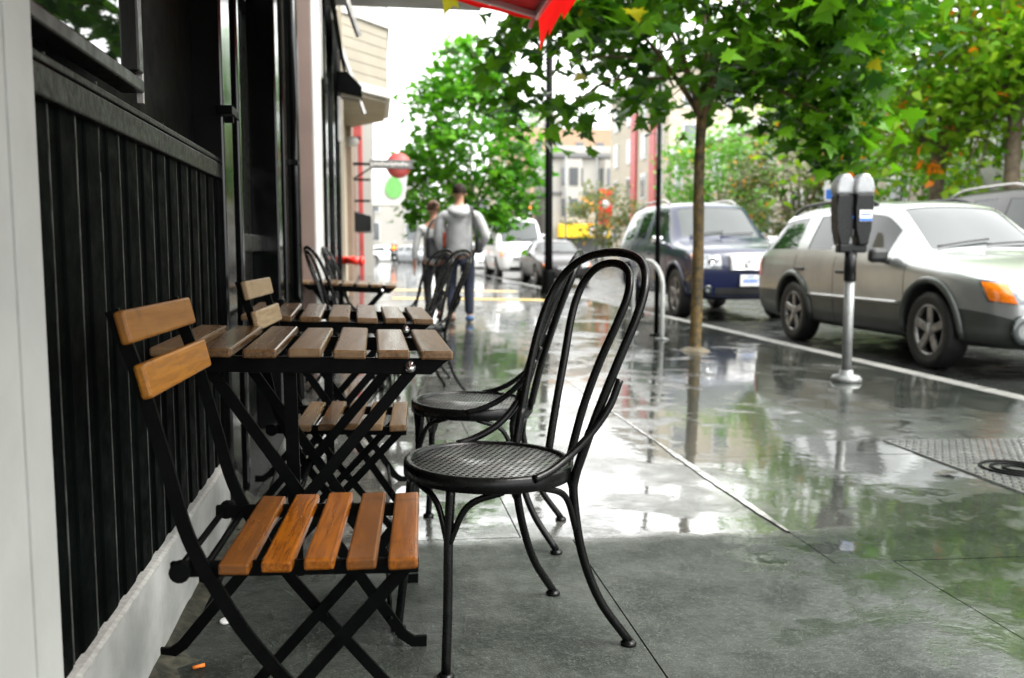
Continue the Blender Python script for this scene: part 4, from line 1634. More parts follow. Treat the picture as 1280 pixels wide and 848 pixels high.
    # arch lips
    if S.get('arch'):
        for xa in ax:
            for s in (-1, 1):
                pts = []
                for k in range(21):
                    a = PI * (k / 20) * 1.08 - 0.04 * PI
                    pts.append((xa + (wr_ + 0.085) * math.cos(a), 0, wr_ + 0.01 + (wr_ + 0.085) * math.sin(a)))
                P2 = []
                for p_ in pts:
                    h, nn = hit((p_[0], s * W2, p_[2]), (0, -s, 0))
                    if h is not None:
                        P2.append(h + Vector((0, s * 0.004, 0)))
                if len(P2) > 4:
                    b = MB()
                    b.tube(P2, 0.032, 8)
                    b.build('arch_lip', S['arch'], t)
    # shut lines, handles, side strips
    def on_side(pts, s, r, name, mat, off=0.0):
        P2 = []
        for (x, z) in pts:
            h, nn = hit((x, s * W2, z), (0, -s, 0))
            if h is not None:
                P2.append(h + Vector((0, s * off, 0)))
        if len(P2) > 1:
            b = MB()
            b.tube(P2, r, 6)
            return b.build(name, mat, t)
    for s in (-1, 1):
        for (xd, z0, z1) in S['doors']:
            on_side([(xd, z0 + (z1 - z0) * k / 14) for k in range(15)], s, 0.005, 'door_seam', MAT['well'], -0.002)
        for (xh, zh) in S['handles']:
            h, nn = hit((xh, s * W2, zh), (0, -s, 0))
            if h is not None:
                b = MB()
                b.box(h + Vector((0, s * 0.012, 0)), (0.19, 0.035, 0.035), bevel=0.012)
                b.build('door_handle', S.get('handle_mat', S['paint']), t)
        if S.get('strip'):
            xs0, xs1, zst = S['strip']
            on_side([(xs0 + (xs1 - xs0) * k / 20, zst) for k in range(21)], s, 0.02, 'side_strip', S['paint'], -0.004)
        # belt trim under the glass
        if S.get('belt'):
            x0_, x1_, zb0, zb1 = S['belt']
            on_side([(x0_ + (x1_ - x0_) * k / 20, zb0 + (zb1 - zb0) * k / 20) for k in range(21)], s, 0.008, 'belt_trim', MAT['trim'], 0.0)
        xm, zm = S['mirror']
        h, nn = hit((xm, s * W2, zm), (0, -s, 0))
        if h is not None:
            b = MB()
            b.box(h + Vector((0.02, s * 0.13, 0.03)), (0.11, 0.19, 0.135), bevel=0.04)
            b.box(h + Vector((0.0, s * 0.02, -0.02)), (0.09, 0.10, 0.05), bevel=0.015)
            b.build('wing_mirror', S.get('mirror_mat', MAT['trim']), t)
        if S.get('rails'):
            xr0, xr1, yr = S['rails']
            P2 = []
            for k in range(13):
                x = xr0 + (xr1 - xr0) * k / 12
                h, nn = hit((x, s * yr, 3.0), (0, 0, -1))
                lift = 0.055 * min(1, k / 1.5, (12 - k) / 1.5)
                P2.append(h + Vector((0, 0, lift + 0.01)))
            b = MB()
            b.tube(P2, 0.02, 8)
            b.build('roof_rail', S.get('rail_mat', MAT['trim']), t)
    F0 = S['nose'] + 1.0
    for s in (-1, 1):
        # headlamp: wraps the front corner, seen along a diagonal
        x0_, y0_, z0_, y1_, z1_ = S['headlamp']
        dirv = Vector((-1.0, -s * S.get('lamp_dir', 0.45), 0))
        base = Vector((F0, 0, 0))
        def org(y, z):
            # start far out along the ray so that it reaches the skin at about (y, z)
            h, nn = hit((F0, s * y, z), (-1, 0, 0))
            hp = h if h is not None else Vector((S['nose'] - 0.3, s * y, z))
            return hp - dirv.normalized() * 1.0
        q = [org(y0_, z0_), org(y1_, z0_ + S.get('lamp_rise', 0.03)), org(y1_, z1_ + S.get('lamp_rise', 0.03)), org(y0_, z1_)]
        lm = patch('headlight', q, dirv, MAT['lens'], 0.008, 10, 6)
        ya = y0_ + (y1_ - y0_) * 0.68
        if lm:
            q = [org(ya, z0_ + 0.02), org(y1_ - 0.004, z0_ + 0.04), org(y1_ - 0.004, z1_ + 0.012), org(ya, z1_ - 0.008)]
            patch('turn_signal', q, dirv, MAT['amber'], 0.014, 6, 5, lm)
            c = hit(org((y0_ + ya) / 2, (z0_ + z1_) / 2 + 0.005), dirv)[0]
            if c is not None:
                b = MB()
                rr_ = abs(z1_ - z0_) * 0.36
                b.lathe([(0.0, 0.012), (rr_ * .55, 0.010), (rr_ * .6, 0.018), (rr_, 0.018), (rr_, -0.01), (0.0, -0.01)], 20, 'x', c)
                b.build('lamp_bowl', MAT['chrome'], lm)
        if S.get('fog'):
            yf, zf, rf = S['fog']
            c, nn = hit((F0, s * yf, zf), (-1, 0, 0))
            if c is not None:
                b = MB()
                b.lathe([(0.0, 0.006), (rf * .7, 0.012), (rf, 0.012), (rf * 1.25, -0.01), (0.0, -0.03)], 22, 'x', c)
                b.build('fog_lamp', MAT['glass'], t)
        x_, zt0, zt1 = S['tail']
        c = [(x_ - 0.02, s * W2, zt0), (x_ + 0.16, s * W2, zt0 + 0.02), (x_ + 0.13, s * W2, zt1), (x_ - 0.02, s * W2, zt1)]
        patch('tail_light', c, (0, -s, 0), MAT['red_lens'], 0.006, 6, 6)
    gy, gz0, gz1 = S['grille']
    gr = patch('grille', [(F0, gy, gz0), (F0, -gy, gz0), (F0, -gy * 1.12, gz1), (F0, gy * 1.12, gz1)], (-1, 0, 0), MAT['trim'], 0.006, 14, 6)
    for k in range(S.get('bars', 3)):
        z = gz0 + (gz1 - gz0) * (k + 0.5) / S.get('bars', 3)
        P2 = []
        for i in range(15):
            yv = gy * 1.05 * (1 - 2 * i / 14)
            h, nn = hit((F0, yv, z), (-1, 0, 0))
            if h is not None:
                P2.append(h + Vector((0.014, 0, 0)))
        b = MB()
        b.tube(P2, 0.011, 8)
        b.build('grille_bar', MAT['chrome'], gr or t)
    if S.get('emblem'):
        h, nn = hit((F0, 0, (gz0 + gz1) / 2), (-1, 0, 0))
        b = MB()
        b.tube([h + Vector((0.035, 0.075 * math.cos(a), 0.052 * math.sin(a))) for a in [2 * PI * i / 24 for i in range(24)]], 0.010, 8, closed=True)
        b.tube([h + Vector((0.035, 0.03, 0.03)), h + Vector((0.035, 0.012, -0.02)), h + Vector((0.035, -0.06, -0.02))], 0.009, 6)
        b.build('emblem', MAT['chrome'], gr or t)
    zi0, zi1, yi = S['intake']
    patch('lower_intake', [(F0, yi, zi0), (F0, -yi, zi0), (F0, -yi, zi1), (F0, yi, zi1)], (-1, 0, 0), MAT['trim'], 0.006, 12, 4)
    zp = S['plate']
    h, nn = hit((F0, 0, zp), (-1, 0, 0))
    b = MB()
    b.box(h + Vector((0.02, 0, 0)), (0.018, 0.32, 0.16), bevel=0.004)
    plt = b.build('number_plate', MAT['white'], t)
    b = MB()
    for k in range(6):
        b.box(h + Vector((0.032, 0.10 - k * 0.04, -0.005)), (0.003, 0.022, 0.055))
    b.box(h + Vector((0.032, 0.0, 0.055)), (0.003, 0.12, 0.014))
    b.build('plate_figures', MAT['blue'], plt)
    # wipers
    xw, zw = S['wiper']
    for (ya, yb, dz) in ((0.55, -0.05, 0.05), (0.02, -0.58, 0.05)):
        P2 = []
        for k in range(9):
            u = k / 8
            yv = ya + (yb - ya) * u
            h, nn = hit((xw - dz * 1.6 * u, -yv if S.get('lhd', True) else yv, 3.0), (0, 0, -1))
            if h is not None:
                P2.append(h + Vector((0.01, 0, 0.014)))
        if len(P2) > 1:
            b = MB()
            b.tube(P2, 0.010, 6)
            b.build('wiper', MAT['trim'], t)
    bpy.data.meshes.remove(fin)
    return t


# station: x, widthscale, zbot, zsill, zmid, zupper, zbelt, w_roofedge, z_roofedge, z_centre, flags of the interval before it
wagon = dict(W=0.885, paint=MAT['silver'], clad=MAT['clad'], wheel_r=0.335, axles=(1.335, -1.335), nose=2.29, arch=MAT['clad'], st=[
    (-2.42, 0.86, 0.36, 0.42, 0.52, 0.66, 0.74, 0.62, 0.80, 0.82),
    (-2.40, 0.93, 0.28, 0.36, 0.55, 0.76, 0.93, 0.66, 1.00, 1.02),
    (-2.34, 0.96, 0.25, 0.33, 0.56, 0.80, 0.985, 0.66, 1.06, 1.09),
    (-2.20, 0.98, 0.24, 0.31, 0.56, 0.82, 0.99, 0.625, 1.24, 1.27, 'r'),
    (-2.02, 0.985, 0.22, 0.30, 0.56, 0.82, 0.985, 0.605, 1.39, 1.435, 'rs'),
    (-1.85, 0.99, 0.21, 0.30, 0.56, 0.82, 0.98, 0.60, 1.43, 1.478, 's'),
    (-1.28, 1.00, 0.20, 0.29, 0.56, 0.82, 0.97, 0.605, 1.455, 1.505, 's'),
    (-1.20, 1.00, 0.20, 0.29, 0.56, 0.82, 0.97, 0.605, 1.457, 1.508),
    (-0.42, 1.00, 0.20, 0.29, 0.56, 0.82, 0.955, 0.61, 1.462, 1.52, 's'),
    (-0.34, 1.00, 0.20, 0.29, 0.56, 0.82, 0.955, 0.61, 1.462, 1.52),
    (0.20, 1.00, 0.20, 0.29, 0.56, 0.82, 0.945, 0.605, 1.435, 1.495, 's'),
    (0.34, 1.00, 0.20, 0.29, 0.56, 0.82, 0.942, 0.605, 1.39, 1.45, 's'),
    (0.58, 1.00, 0.20, 0.29, 0.56, 0.82, 0.94, 0.64, 1.245, 1.31, 'ws'),
    (0.82, 1.00, 0.20, 0.29, 0.56, 0.82, 0.935, 0.68, 1.09, 1.15, 'w'),
    (1.00, 1.00, 0.20, 0.29, 0.56, 0.81, 0.92, 0.71, 0.985, 1.035, 'w'),
    (1.10, 1.00, 0.20, 0.29, 0.56, 0.81, 0.905, 0.72, 0.955, 1.00),
    (1.55, 0.985, 0.21, 0.29, 0.56, 0.78, 0.86, 0.70, 0.90, 0.945),
    (1.95, 0.95, 0.22, 0.30, 0.55, 0.73, 0.80, 0.66, 0.83, 0.865),
    (2.17, 0.87, 0.23, 0.31, 0.52, 0.66, 0.73, 0.58, 0.755, 0.78),
    (2.27, 0.76, 0.25, 0.32, 0.48, 0.59, 0.655, 0.50, 0.675, 0.69),
    (2.30, 0.66, 0.30, 0.36, 0.46, 0.55, 0.60, 0.42, 0.61, 0.62)],
    doors=((0.95, 0.30, 0.93), (-0.38, 0.28, 0.95), (-1.30, 0.72, 0.96)), handles=((-0.20, 0.80), (-1.15, 0.81)), handle_mat=MAT['trim'], strip=(-0.95, 0.90, 0.545),
    mirror=(0.62, 0.94), rails=(-1.9, -0.05, 0.57), headlamp=(0, 0.40, 0.585, 0.80, 0.76), fog=(0.62, 0.40, 0.10), tail=(-2.36, 0.70, 0.93),
    grille=(0.33, 0.55, 0.66), bars=2, intake=(0.27, 0.36, 0.5), plate=0.45, wiper=(0.97, 1.04), lamp_dir=0.75)
wg = make_car('champagne silver wagon with grey lower cladding parked behind the parking meter', wagon, 'vehicles parked along the kerb')
wg.location = (6.09, 9.30, ROAD_Z)
wg.scale = (1.03, 1.03, 1.115)
wg.rotation_euler = (0, 0, R(-90 + 0.8))

suv = dict(W=0.94, paint=MAT['navy'], wheel_r=0.38, axles=(1.395, -1.395), nose=2.25, st=[
    (-2.42, 0.88, 0.45, 0.52, 0.66, 0.82, 0.98, 0.70, 1.03, 1.05),
    (-2.38, 0.95, 0.36, 0.44, 0.70, 0.95, 1.16, 0.74, 1.24, 1.26),
    (-2.32, 0.97, 0.33, 0.42, 0.70, 0.97, 1.18, 0.72, 1.36, 1.38, 'r'),
    (-2.18, 0.985, 0.32, 0.41, 0.70, 0.97, 1.18, 0.68, 1.67, 1.72, 'r'),
    (-2.00, 0.99, 0.31, 0.40, 0.70, 0.97, 1.17, 0.675, 1.73, 1.79),
    (-1.32, 1.00, 0.30, 0.39, 0.70, 0.97, 1.165, 0.68, 1.765, 1.83, 's'),
    (-1.22, 1.00, 0.30, 0.39, 0.70, 0.97, 1.165, 0.68, 1.767, 1.832),
    (-0.40, 1.00, 0.30, 0.39, 0.70, 0.97, 1.16, 0.685, 1.77, 1.84, 's'),
    (-0.30, 1.00, 0.30, 0.39, 0.70, 0.97, 1.16, 0.685, 1.77, 1.84),
    (0.25, 1.00, 0.30, 0.39, 0.70, 0.97, 1.155, 0.68, 1.74, 1.80, 's'),
    (0.38, 1.00, 0.30, 0.39, 0.70, 0.97, 1.155, 0.68, 1.68, 1.75, 's'),
    (0.62, 1.00, 0.30, 0.39, 0.70, 0.97, 1.15, 0.71, 1.49, 1.56, 'ws'),
    (0.84, 1.00, 0.30, 0.39, 0.70, 0.97, 1.14, 0.75, 1.31, 1.38, 'w'),
    (1.02, 1.00, 0.30, 0.39, 0.70, 0.96, 1.12, 0.78, 1.19, 1.24, 'w'),
    (1.14, 1.00, 0.30, 0.39, 0.70, 0.96, 1.10, 0.79, 1.155, 1.20),
    (1.60, 0.99, 0.30, 0.39, 0.70, 0.94, 1.06, 0.78, 1.11, 1.15),
    (1.98, 0.97, 0.31, 0.40, 0.70, 0.91, 1.02, 0.76, 1.06, 1.10),
    (2.14, 0.94, 0.32, 0.41, 0.68, 0.86, 0.96, 0.70, 1.00, 1.04),
    (2.21, 0.90, 0.34, 0.43, 0.64, 0.79, 0.88, 0.62, 0.92, 0.96),
    (2.26, 0.84, 0.38, 0.46, 0.60, 0.68, 0.74, 0.52, 0.77, 0.80)],
    doors=((0.95, 0.40, 1.13), (-0.35, 0.38, 1.15), (-1.25, 0.85, 1.15)), handles=((-0.15, 0.98), (-1.08, 0.99)),
    mirror=(0.68, 1.16), mirror_mat=MAT['chrome'], rails=(-1.9, 0.05, 0.60), rail_mat=MAT['alu'], headlamp=(0, 0.44, 0.76, 0.86, 0.97), fog=(0.66, 0.47, 0.06), tail=(-2.40, 0.95, 1.20),
    grille=(0.31, 0.74, 0.95), bars=5, emblem=True, intake=(0.40, 0.50, 0.55), plate=0.60, wiper=(1.0, 1.2), lamp_dir=0.5, arch=MAT['navy'])
sv = make_car('dark navy off road car with chrome slatted grille parked behind the slim tree', suv, 'vehicles parked along the kerb')
sv.location = (5.86, 15.75, ROAD_Z)
sv.scale = (1.02, 1.02, 1.09)
sv.rotation_euler = (0, 0, R(-91.2))

sed = dict(W=0.87, paint=MAT['darkcar'], wheel_r=0.315, axles=(1.32, -1.32), nose=2.25, st=[
    (-2.28, 0.84, 0.40, 0.46, 0.56, 0.70, 0.80, 0.60, 0.86, 0.88),
    (-2.24, 0.92, 0.28, 0.36, 0.56, 0.78, 0.93, 0.64, 0.98, 1.01),
    (-1.95, 0.96, 0.24, 0.32, 0.56, 0.82, 0.96, 0.66, 1.02, 1.05),
    (-1.75, 0.98, 0.22, 0.31, 0.56, 0.83, 0.96, 0.645, 1.08, 1.11, 'r'),
    (-1.20, 1.00, 0.20, 0.30, 0.56, 0.83, 0.96, 0.60, 1.33, 1.38, 'rs'),
    (-1.00, 1.00, 0.20, 0.30, 0.56, 0.83, 0.955, 0.595, 1.375, 1.425, 's'),
    (-0.36, 1.00, 0.20, 0.30, 0.56, 0.83, 0.95, 0.595, 1.41, 1.465, 's'),
    (-0.28, 1.00, 0.20, 0.30, 0.56, 0.83, 0.95, 0.595, 1.41, 1.465),
    (0.18, 1.00, 0.20, 0.30, 0.56, 0.83, 0.945, 0.59, 1.375, 1.43, 's'),
    (0.32, 1.00, 0.20, 0.30, 0.56, 0.83, 0.94, 0.60, 1.33, 1.385, 's'),
    (0.62, 1.00, 0.20, 0.30, 0.56, 0.83, 0.935, 0.64, 1.16, 1.22, 'ws'),
    (0.90, 1.00, 0.20, 0.30, 0.56, 0.82, 0.92, 0.69, 1.01, 1.06, 'w'),
    (1.02, 1.00, 0.20, 0.30, 0.56, 0.82, 0.90, 0.71, 0.96, 1.00),
    (1.55, 0.98, 0.21, 0.30, 0.55, 0.77, 0.84, 0.69, 0.88, 0.92),
    (1.98, 0.94, 0.22, 0.30, 0.53, 0.71, 0.77, 0.64, 0.80, 0.83),
    (2.18, 0.86, 0.24, 0.32, 0.50, 0.63, 0.69, 0.55, 0.71, 0.73),
    (2.26, 0.74, 0.30, 0.36, 0.46, 0.54, 0.59, 0.44, 0.60, 0.61)],
    doors=((0.92, 0.30, 0.92), (-0.32, 0.28, 0.94), (-1.2, 0.7, 0.95)), handles=((-0.15, 0.82), (-1.05, 0.83)),
    mirror=(0.62, 0.94), headlamp=(0, 0.46, 0.58, 0.74, 0.70), tail=(-2.26, 0.72, 0.90), grille=(0.32, 0.52, 0.62), bars=2, intake=(0.27, 0.36, 0.5), plate=0.42, wiper=(0.95, 1.02), mirror_mat=MAT['darkcar'], lamp_dir=0.7)
sd_ = make_car('dark brown sedan parked between the lamp column and the navy car', sed, 'vehicles parked along the kerb')
sd_.location = (5.9, 29.6, ROAD_Z)
sd_.rotation_euler = (0, 0, R(-90))

van = dict(W=0.90, paint=MAT['whitecar'], wheel_r=0.33, axles=(1.45, -1.45), nose=2.2, st=[
    (-2.20, 0.92, 0.36, 0.44, 0.62, 0.90, 1.10, 0.74, 1.60, 1.66),
    (-2.14, 0.97, 0.30, 0.38, 0.62, 0.92, 1.12, 0.76, 1.82, 1.88),
    (-1.90, 0.99, 0.27, 0.36, 0.62, 0.92, 1.12, 0.76, 1.90, 1.97),
    (-0.30, 1.00, 0.25, 0.35, 0.62, 0.92, 1.12, 0.76, 1.92, 2.00),
    (-0.20, 1.00, 0.25, 0.35, 0.62, 0.92, 1.12, 0.76, 1.92, 2.00),
    (0.55, 1.00, 0.25, 0.35, 0.62, 0.92, 1.11, 0.75, 1.86, 1.94, 's'),
    (0.68, 1.00, 0.25, 0.35, 0.62, 0.92, 1.11, 0.75, 1.80, 1.87, 's'),
    (1.00, 1.00, 0.25, 0.35, 0.62, 0.92, 1.10, 0.76, 1.54, 1.60, 'ws'),
    (1.30, 1.00, 0.25, 0.35, 0.62, 0.92, 1.08, 0.77, 1.24, 1.29, 'w'),
    (1.42, 0.99, 0.25, 0.35, 0.62, 0.90, 1.06, 0.77, 1.13, 1.17, 'w'),
    (1.55, 0.98, 0.25, 0.35, 0.62, 0.89, 1.03, 0.76, 1.07, 1.11),
    (1.95, 0.95, 0.26, 0.35, 0.60, 0.83, 0.93, 0.70, 0.97, 1.00),
    (2.13, 0.90, 0.28, 0.36, 0.58, 0.74, 0.82, 0.62, 0.85, 0.88),
    (2.22, 0.82, 0.34, 0.40, 0.52, 0.62, 0.68, 0.52, 0.70, 0.72)],
    doors=((1.1, 0.35, 1.1), (-0.25, 0.35, 1.12)), handles=((0.0, 1.0),), mirror=(0.95, 1.12), headlamp=(0, 0.52, 0.70, 0.80, 0.90), tail=(-2.18, 0.95, 1.3),
    grille=(0.36, 0.60, 0.72), bars=2, intake=(0.32, 0.42, 0.5), plate=0.50, wiper=(1.38, 1.15), lamp_dir=0.6)
vn = make_car('white high roofed van parked behind the dark sedan', van, 'vehicles parked along the kerb', 'van', 'parked_van')
vn.location = (5.45, 35.2, ROAD_Z)
vn.scale = (1.1, 1.08, 1.2)
vn.rotation_euler = (0, 0, R(-90))


def recolour(t, old, new):
    for c in t.children_recursive:
        if c.type == 'MESH':
            c.data = c.data.copy()
            for i, m in enumerate(c.data.materials):
                if m == old:
                    c.data.materials[i] = new


c = dup(sd_, (5.0, 42.8, ROAD_Z), (0, 0, R(-90)), 'small pale car parked beyond the white van')
recolour(c, MAT['darkcar'], MAT['whitecar'])
c = dup(sv, (10.55, 12.6, ROAD_Z), (0, 0, R(-93)), 'dark tall car out in the road behind the silver wagon')
c.scale = (1.05, 1.05, 1.16)
c['group'] = 'cars out in the road'
recolour(c, MAT['navy'], MAT['darkcar'])
c = dup(sd_, (9.3, 62.0, ROAD_Z), (0, 0, R(-90)), 'white sedan far down the road in front of the yellow shop')
recolour(c, MAT['darkcar'], MAT['whitecar'])
c['group'] = 'cars out in the road'
c = dup(vn, (13.2, 72.0, ROAD_Z), (0, 0, R(-90)), 'white van far down the road below the orange banner')
c['group'] = 'cars out in the road'
c = dup(sd_, (3.0, 66.0, ROAD_Z), (0, 0, R(-60)), 'grey car crossing far at the end of the sidewalk')
recolour(c, MAT['darkcar'], MAT['greycar'])
c['group'] = 'cars out in the road'
c = dup(sd_, (1.2, 74.0, ROAD_Z), (0, 0, R(10)), 'white car turning furthest away at the end of the sidewalk')
recolour(c, MAT['darkcar'], MAT['whitecar'])
c['group'] = 'cars out in the road'


# ----------------------------------------------------------------------- trees
def lobed_leaf():
    h = [(0, 0), (0.20, -0.10), (0.19, 0.06), (0.50, 0.08), (0.36, 0.26), (0.50, 0.50), (0.24, 0.46), (0.17, 0.62), (0, 0.98)]
    return h + [(-x, y) for (x, y) in h[-2:0:-1]]


LEAF = lobed_leaf()
SIMPLE = [(0, 0), (0.30, 0.30), (0.22, 0.66), (0, 1.0), (-0.22, 0.66), (-0.30, 0.30)]


def add_leaf(V, F, p, size, shape, r, droop=0.35, up=0.75):
    """one leaf blade: mostly facing up, tip hanging"""
    nx, ny, nz = r.gauss(0, 0.55), r.gauss(0, 0.55), up + r.random() * 0.5
    n = Vector((nx, ny, nz)).normalized()
    a = r.random() * 2 * PI
    d = Vector((math.cos(a), math.sin(a), -droop - r.random() * 0.5))
    d = (d - n * d.dot(n)).normalized()
    s = n.cross(d)
    i0 = len(V)
    fold = r.uniform(-0.15, 0.5)
    curl = r.uniform(0.05, 0.45)
    for (x, y) in shape:
        q = p + s * (x * size) + d * ((y - 0.1) * size) + n * (abs(x) * fold * size - curl * y * y * size)
        V.append(q)
    F.append(tuple(range(i0, len(V))))


def grow_tree(name, label, loc, trunk_h, r0, crown_c, crown_r, mat, bark, n_limb, n_clump, per, leaf, shape, seed, clump_r=0.42, low=-1.0, lean=0.0, group=None, extra=None, tip=None, gap=None):
    """trunk forking into limbs that end in leaf clumps"""
    r = random.Random(seed)
    t = thing(name, label, 'tree', loc, group=group)
    b = MB()
    cc = Vector(crown_c)
    fork = Vector((lean, 0, trunk_h))
    trunk = smooth_path([(0, 0, -0.02), (0.01, 0, 0.15), (lean * .3 + 0.015, 0.01, trunk_h * .4), (lean * .7 - 0.01, 0, trunk_h * .75), fork], 5)
    b.tube(trunk, [r0 * (1.35 if i == 0 else 1.1 if i < 3 else 1.0 - 0.22 * i / len(trunk)) * (1 + 0.05 * math.sin(i * 2.1)) for i in range(len(trunk))], 14)
    b.build('trunk', bark, t)
    cl = []
    for i in range(n_clump):
        for _ in range(60):
            d = Vector((r.gauss(0, 1), r.gauss(0, 1), r.gauss(0, 1))).normalized()
            if d.z < low:
                continue
            rad = 0.45 + 0.55 * r.random() ** 0.6
            p = cc + Vector((d.x * crown_r[0], d.y * crown_r[1], d.z * crown_r[2])) * rad
            if p.z > trunk_h * 0.62 and not (gap and gap(p)):
                break
        cl.append(p)
    if extra:
        cl += [Vector(e) for e in extra]
    limbs = []
    for i in range(n_limb):
        a = 2 * PI * i / n_limb + r.random() * 0.7
        el = 0.25 + 0.65 * r.random()
        end = cc + Vector((math.cos(a) * crown_r[0] * 0.62, math.sin(a) * crown_r[1] * 0.62, crown_r[2] * (el - 0.45)))
        mid = fork.lerp(end, 0.5) + Vector((r.uniform(-.1, .1), r.uniform(-.1, .1), 0.10 * crown_r[2]))
        limbs.append(smooth_path([fork - Vector((0, 0, 0.08)), fork.lerp(mid, 0.4), mid, end], 5))
    limbs.append(smooth_path([fork - Vector((0, 0, 0.08)), fork + Vector((0.05, 0.02, crown_r[2] * 0.5)), cc + Vector((0, 0, crown_r[2] * 0.75))], 6))
    b = MB()
    joints = []
    for L in limbs:
        m = len(L)
        b.tube(L, [r0 * 0.55 * (1 - 0.8 * k / (m - 1)) for k in range(m)], 8)
        joints += [(p, r0 * 0.55 * (1 - 0.8 * k / (m - 1))) for k, p in enumerate(L) if k > 2]
    for p in cl:
        q, rq = min(joints, key=lambda j: (j[0] - p).length + (0.5 if j[0].z > p.z + 0.5 else 0))
        mid = q.lerp(p, 0.5) + Vector((r.uniform(-.08, .08), r.uniform(-.08, .08), 0.12 * (q - p).length))
        b.tube(smooth_path([q, mid, p], 4), [min(rq * .6, r0 * .22) * (1 - 0.085 * k) for k in range(9)], 5)
    b.build('limbs', bark, t)
    V, F = [], []
    for p in cl:
        k = clump_r * r.uniform(0.7, 1.3)
        for _ in range(int(per * r.uniform(0.6, 1.4))):
            o = Vector((r.gauss(0, 0.55), r.gauss(0, 0.55), r.gauss(0, 0.38))) * k
            q = p + o
            add_leaf(V, F, q, leaf * r.uniform(0.6, 1.2), shape, r)
    raw_mesh('crown', V, F, mat, t)
    if tip:
        V, F = [], []
        for (x, y, z, n_) in tip:
            for _ in range(n_):
                add_leaf(V, F, Vector((x, y, z)) + Vector((r.gauss(0, .22), r.gauss(0, .22), r.gauss(0, .15))), leaf * r.uniform(.8, 1.2), shape, r)
        raw_mesh('orange_leaves', V, F, MAT['leaf_orange'], t)
    return t


TZ = gz(3.15)
b = MB()
b.lathe([(0.0, 0.05), (0.08, 0.04), (0.12, 0.018), (0.155, 0.003), (0.16, -0.01)], 22, 'z', (3.16, 8.62, TZ))
for v in b.bm.verts:
    v.co += Vector((rnd.uniform(-.012, .012), rnd.uniform(-.012, .012), rnd.uniform(-.004, .004)))
struct(b.build('soil', MAT['soil']))
grow_tree('street_maple', 'slim young maple with big lobed leaves standing between the meter and the bike rack', (3.16, 8.62, TZ), 2.36, 0.062, (-0.08, -0.35, 3.45), (2.0, 1.9, 1.5),
          MAT['leaf_near'], MAT['bark'], 7, 140, 33, 0.20, LEAF, 11, 0.36, low=-0.80, lean=0.03, gap=lambda p: p.z < (2.85 if -1.55 < p.x < -0.7 else 2.5 if p.x <= 0.55 and p.x > -1.55 else 2.15 if p.x <= -1.55 else 1.95),
          extra=[(-1.9, -0.2, 2.35), (-1.75, 0.2, 2.6), (-1.55, -0.3, 2.2), (-0.35, -.5, 2.62), (0.25, -.6, 2.6), (-0.1, -.7, 2.85), (0.4, -.3, 2.75), (0.0, .3, 2.8), (-0.5, .2, 2.75), (0.2, -.5, 3.1), (-0.3, -.6, 3.2), (0.5, -.7, 3.0), (0.75, -0.9, 2.15), (0.95, -1.0, 1.95), (0.85, -0.7, 2.4), (1.15, -0.8, 2.25), (1.05, -0.9, 1.78), (0.45, -0.6, 2.5), (1.4, -0.6, 2.5), (-2.0, 0.1, 2.9), (-1.6, -.6, 3.0), (1.0, -1.1, 2.05)])
grow_tree('street_maple', 'leafy bright green maple down the sidewalk beside the red disc sign', (2.45, 23.4, gz(2.4)), 1.75, 0.075, (0.0, 0, 3.55), (1.75, 1.7, 2.7),
          MAT['leaf_mid'], MAT['bark'], 8, 115, 38, 0.23, LEAF, 5, 0.48, low=-1.0,
          extra=[(-1.5, 0, 1.9), (-1.1, -.3, 1.6), (-0.7, .2, 1.5), (-0.2, -.5, 1.55), (0.3, .1, 1.5), (0.8, -.3, 1.7), (1.2, 0, 1.9), (-1.7, .1, 2.4), (-1.3, -.8, 2.2), (0.5, -.9, 1.9), (-0.6, -1.0, 1.9)])
# planes across the street
grow_tree('plane_tree', 'tall plane tree with a thick trunk above the silver wagon windscreen', (14.6, 22.0, -0.0), 3.4, 0.22, (-0.8, -0.5, 6.0), (4.2, 4.0, 3.6),
          MAT['leaf_far'], MAT['bark2'], 8, 215, 38, 0.30, SIMPLE, 21, 0.85, low=-0.95, group='trees across the street', tip=[(-1.5, -2.0, 3.0, 14), (-2.2, -1.5, 4.2, 9), (-3.4, -2, 2.7, 16), (-3.0, -2, 3.9, 8)])
grow_tree('plane_tree', 'plane tree at the right edge with a slanting bare branch', (14.7, 19.3, -0.0), 4.2, 0.20, (0.3, 0.2, 7.0), (4.0, 3.6, 3.2),
          MAT['leaf_far'], MAT['bark2'], 7, 200, 38, 0.30, SIMPLE, 22, 0.8, low=-0.95, group='trees across the street', tip=[(-0.9, -0.5, 6.0, 9)],
          extra=[(-2.2, -.4, 4.6), (1.2, -.4, 3.2), (-1.2, 0, 2.6), (-0.8, .3, 2.2), (0.9, 0, 2.4)])
grow_tree('street_tree', 'bright green rounded tree across the street seen above the navy car', (14.8, 37.5, 0.0), 1.8, 0.13, (0, 0, 4.0), (2.6, 2.6, 2.6),
          MAT['leaf_bright'], MAT['bark2'], 7, 90, 36, 0.30, SIMPLE, 23, 0.65, low=-1.0, group='trees across the street')
grow_tree('street_tree', 'grey olive tree across the street between the navy car and the plane tree', (14.9, 30.5, 0.0), 1.4, 0.15, (0, 0, 3.4), (2.3, 2.3, 2.4),
          MAT['leaf_olive'], MAT['bark2'], 7, 80, 40, 0.22, SIMPLE, 24, 0.6, low=-1.0, group='trees across the street')
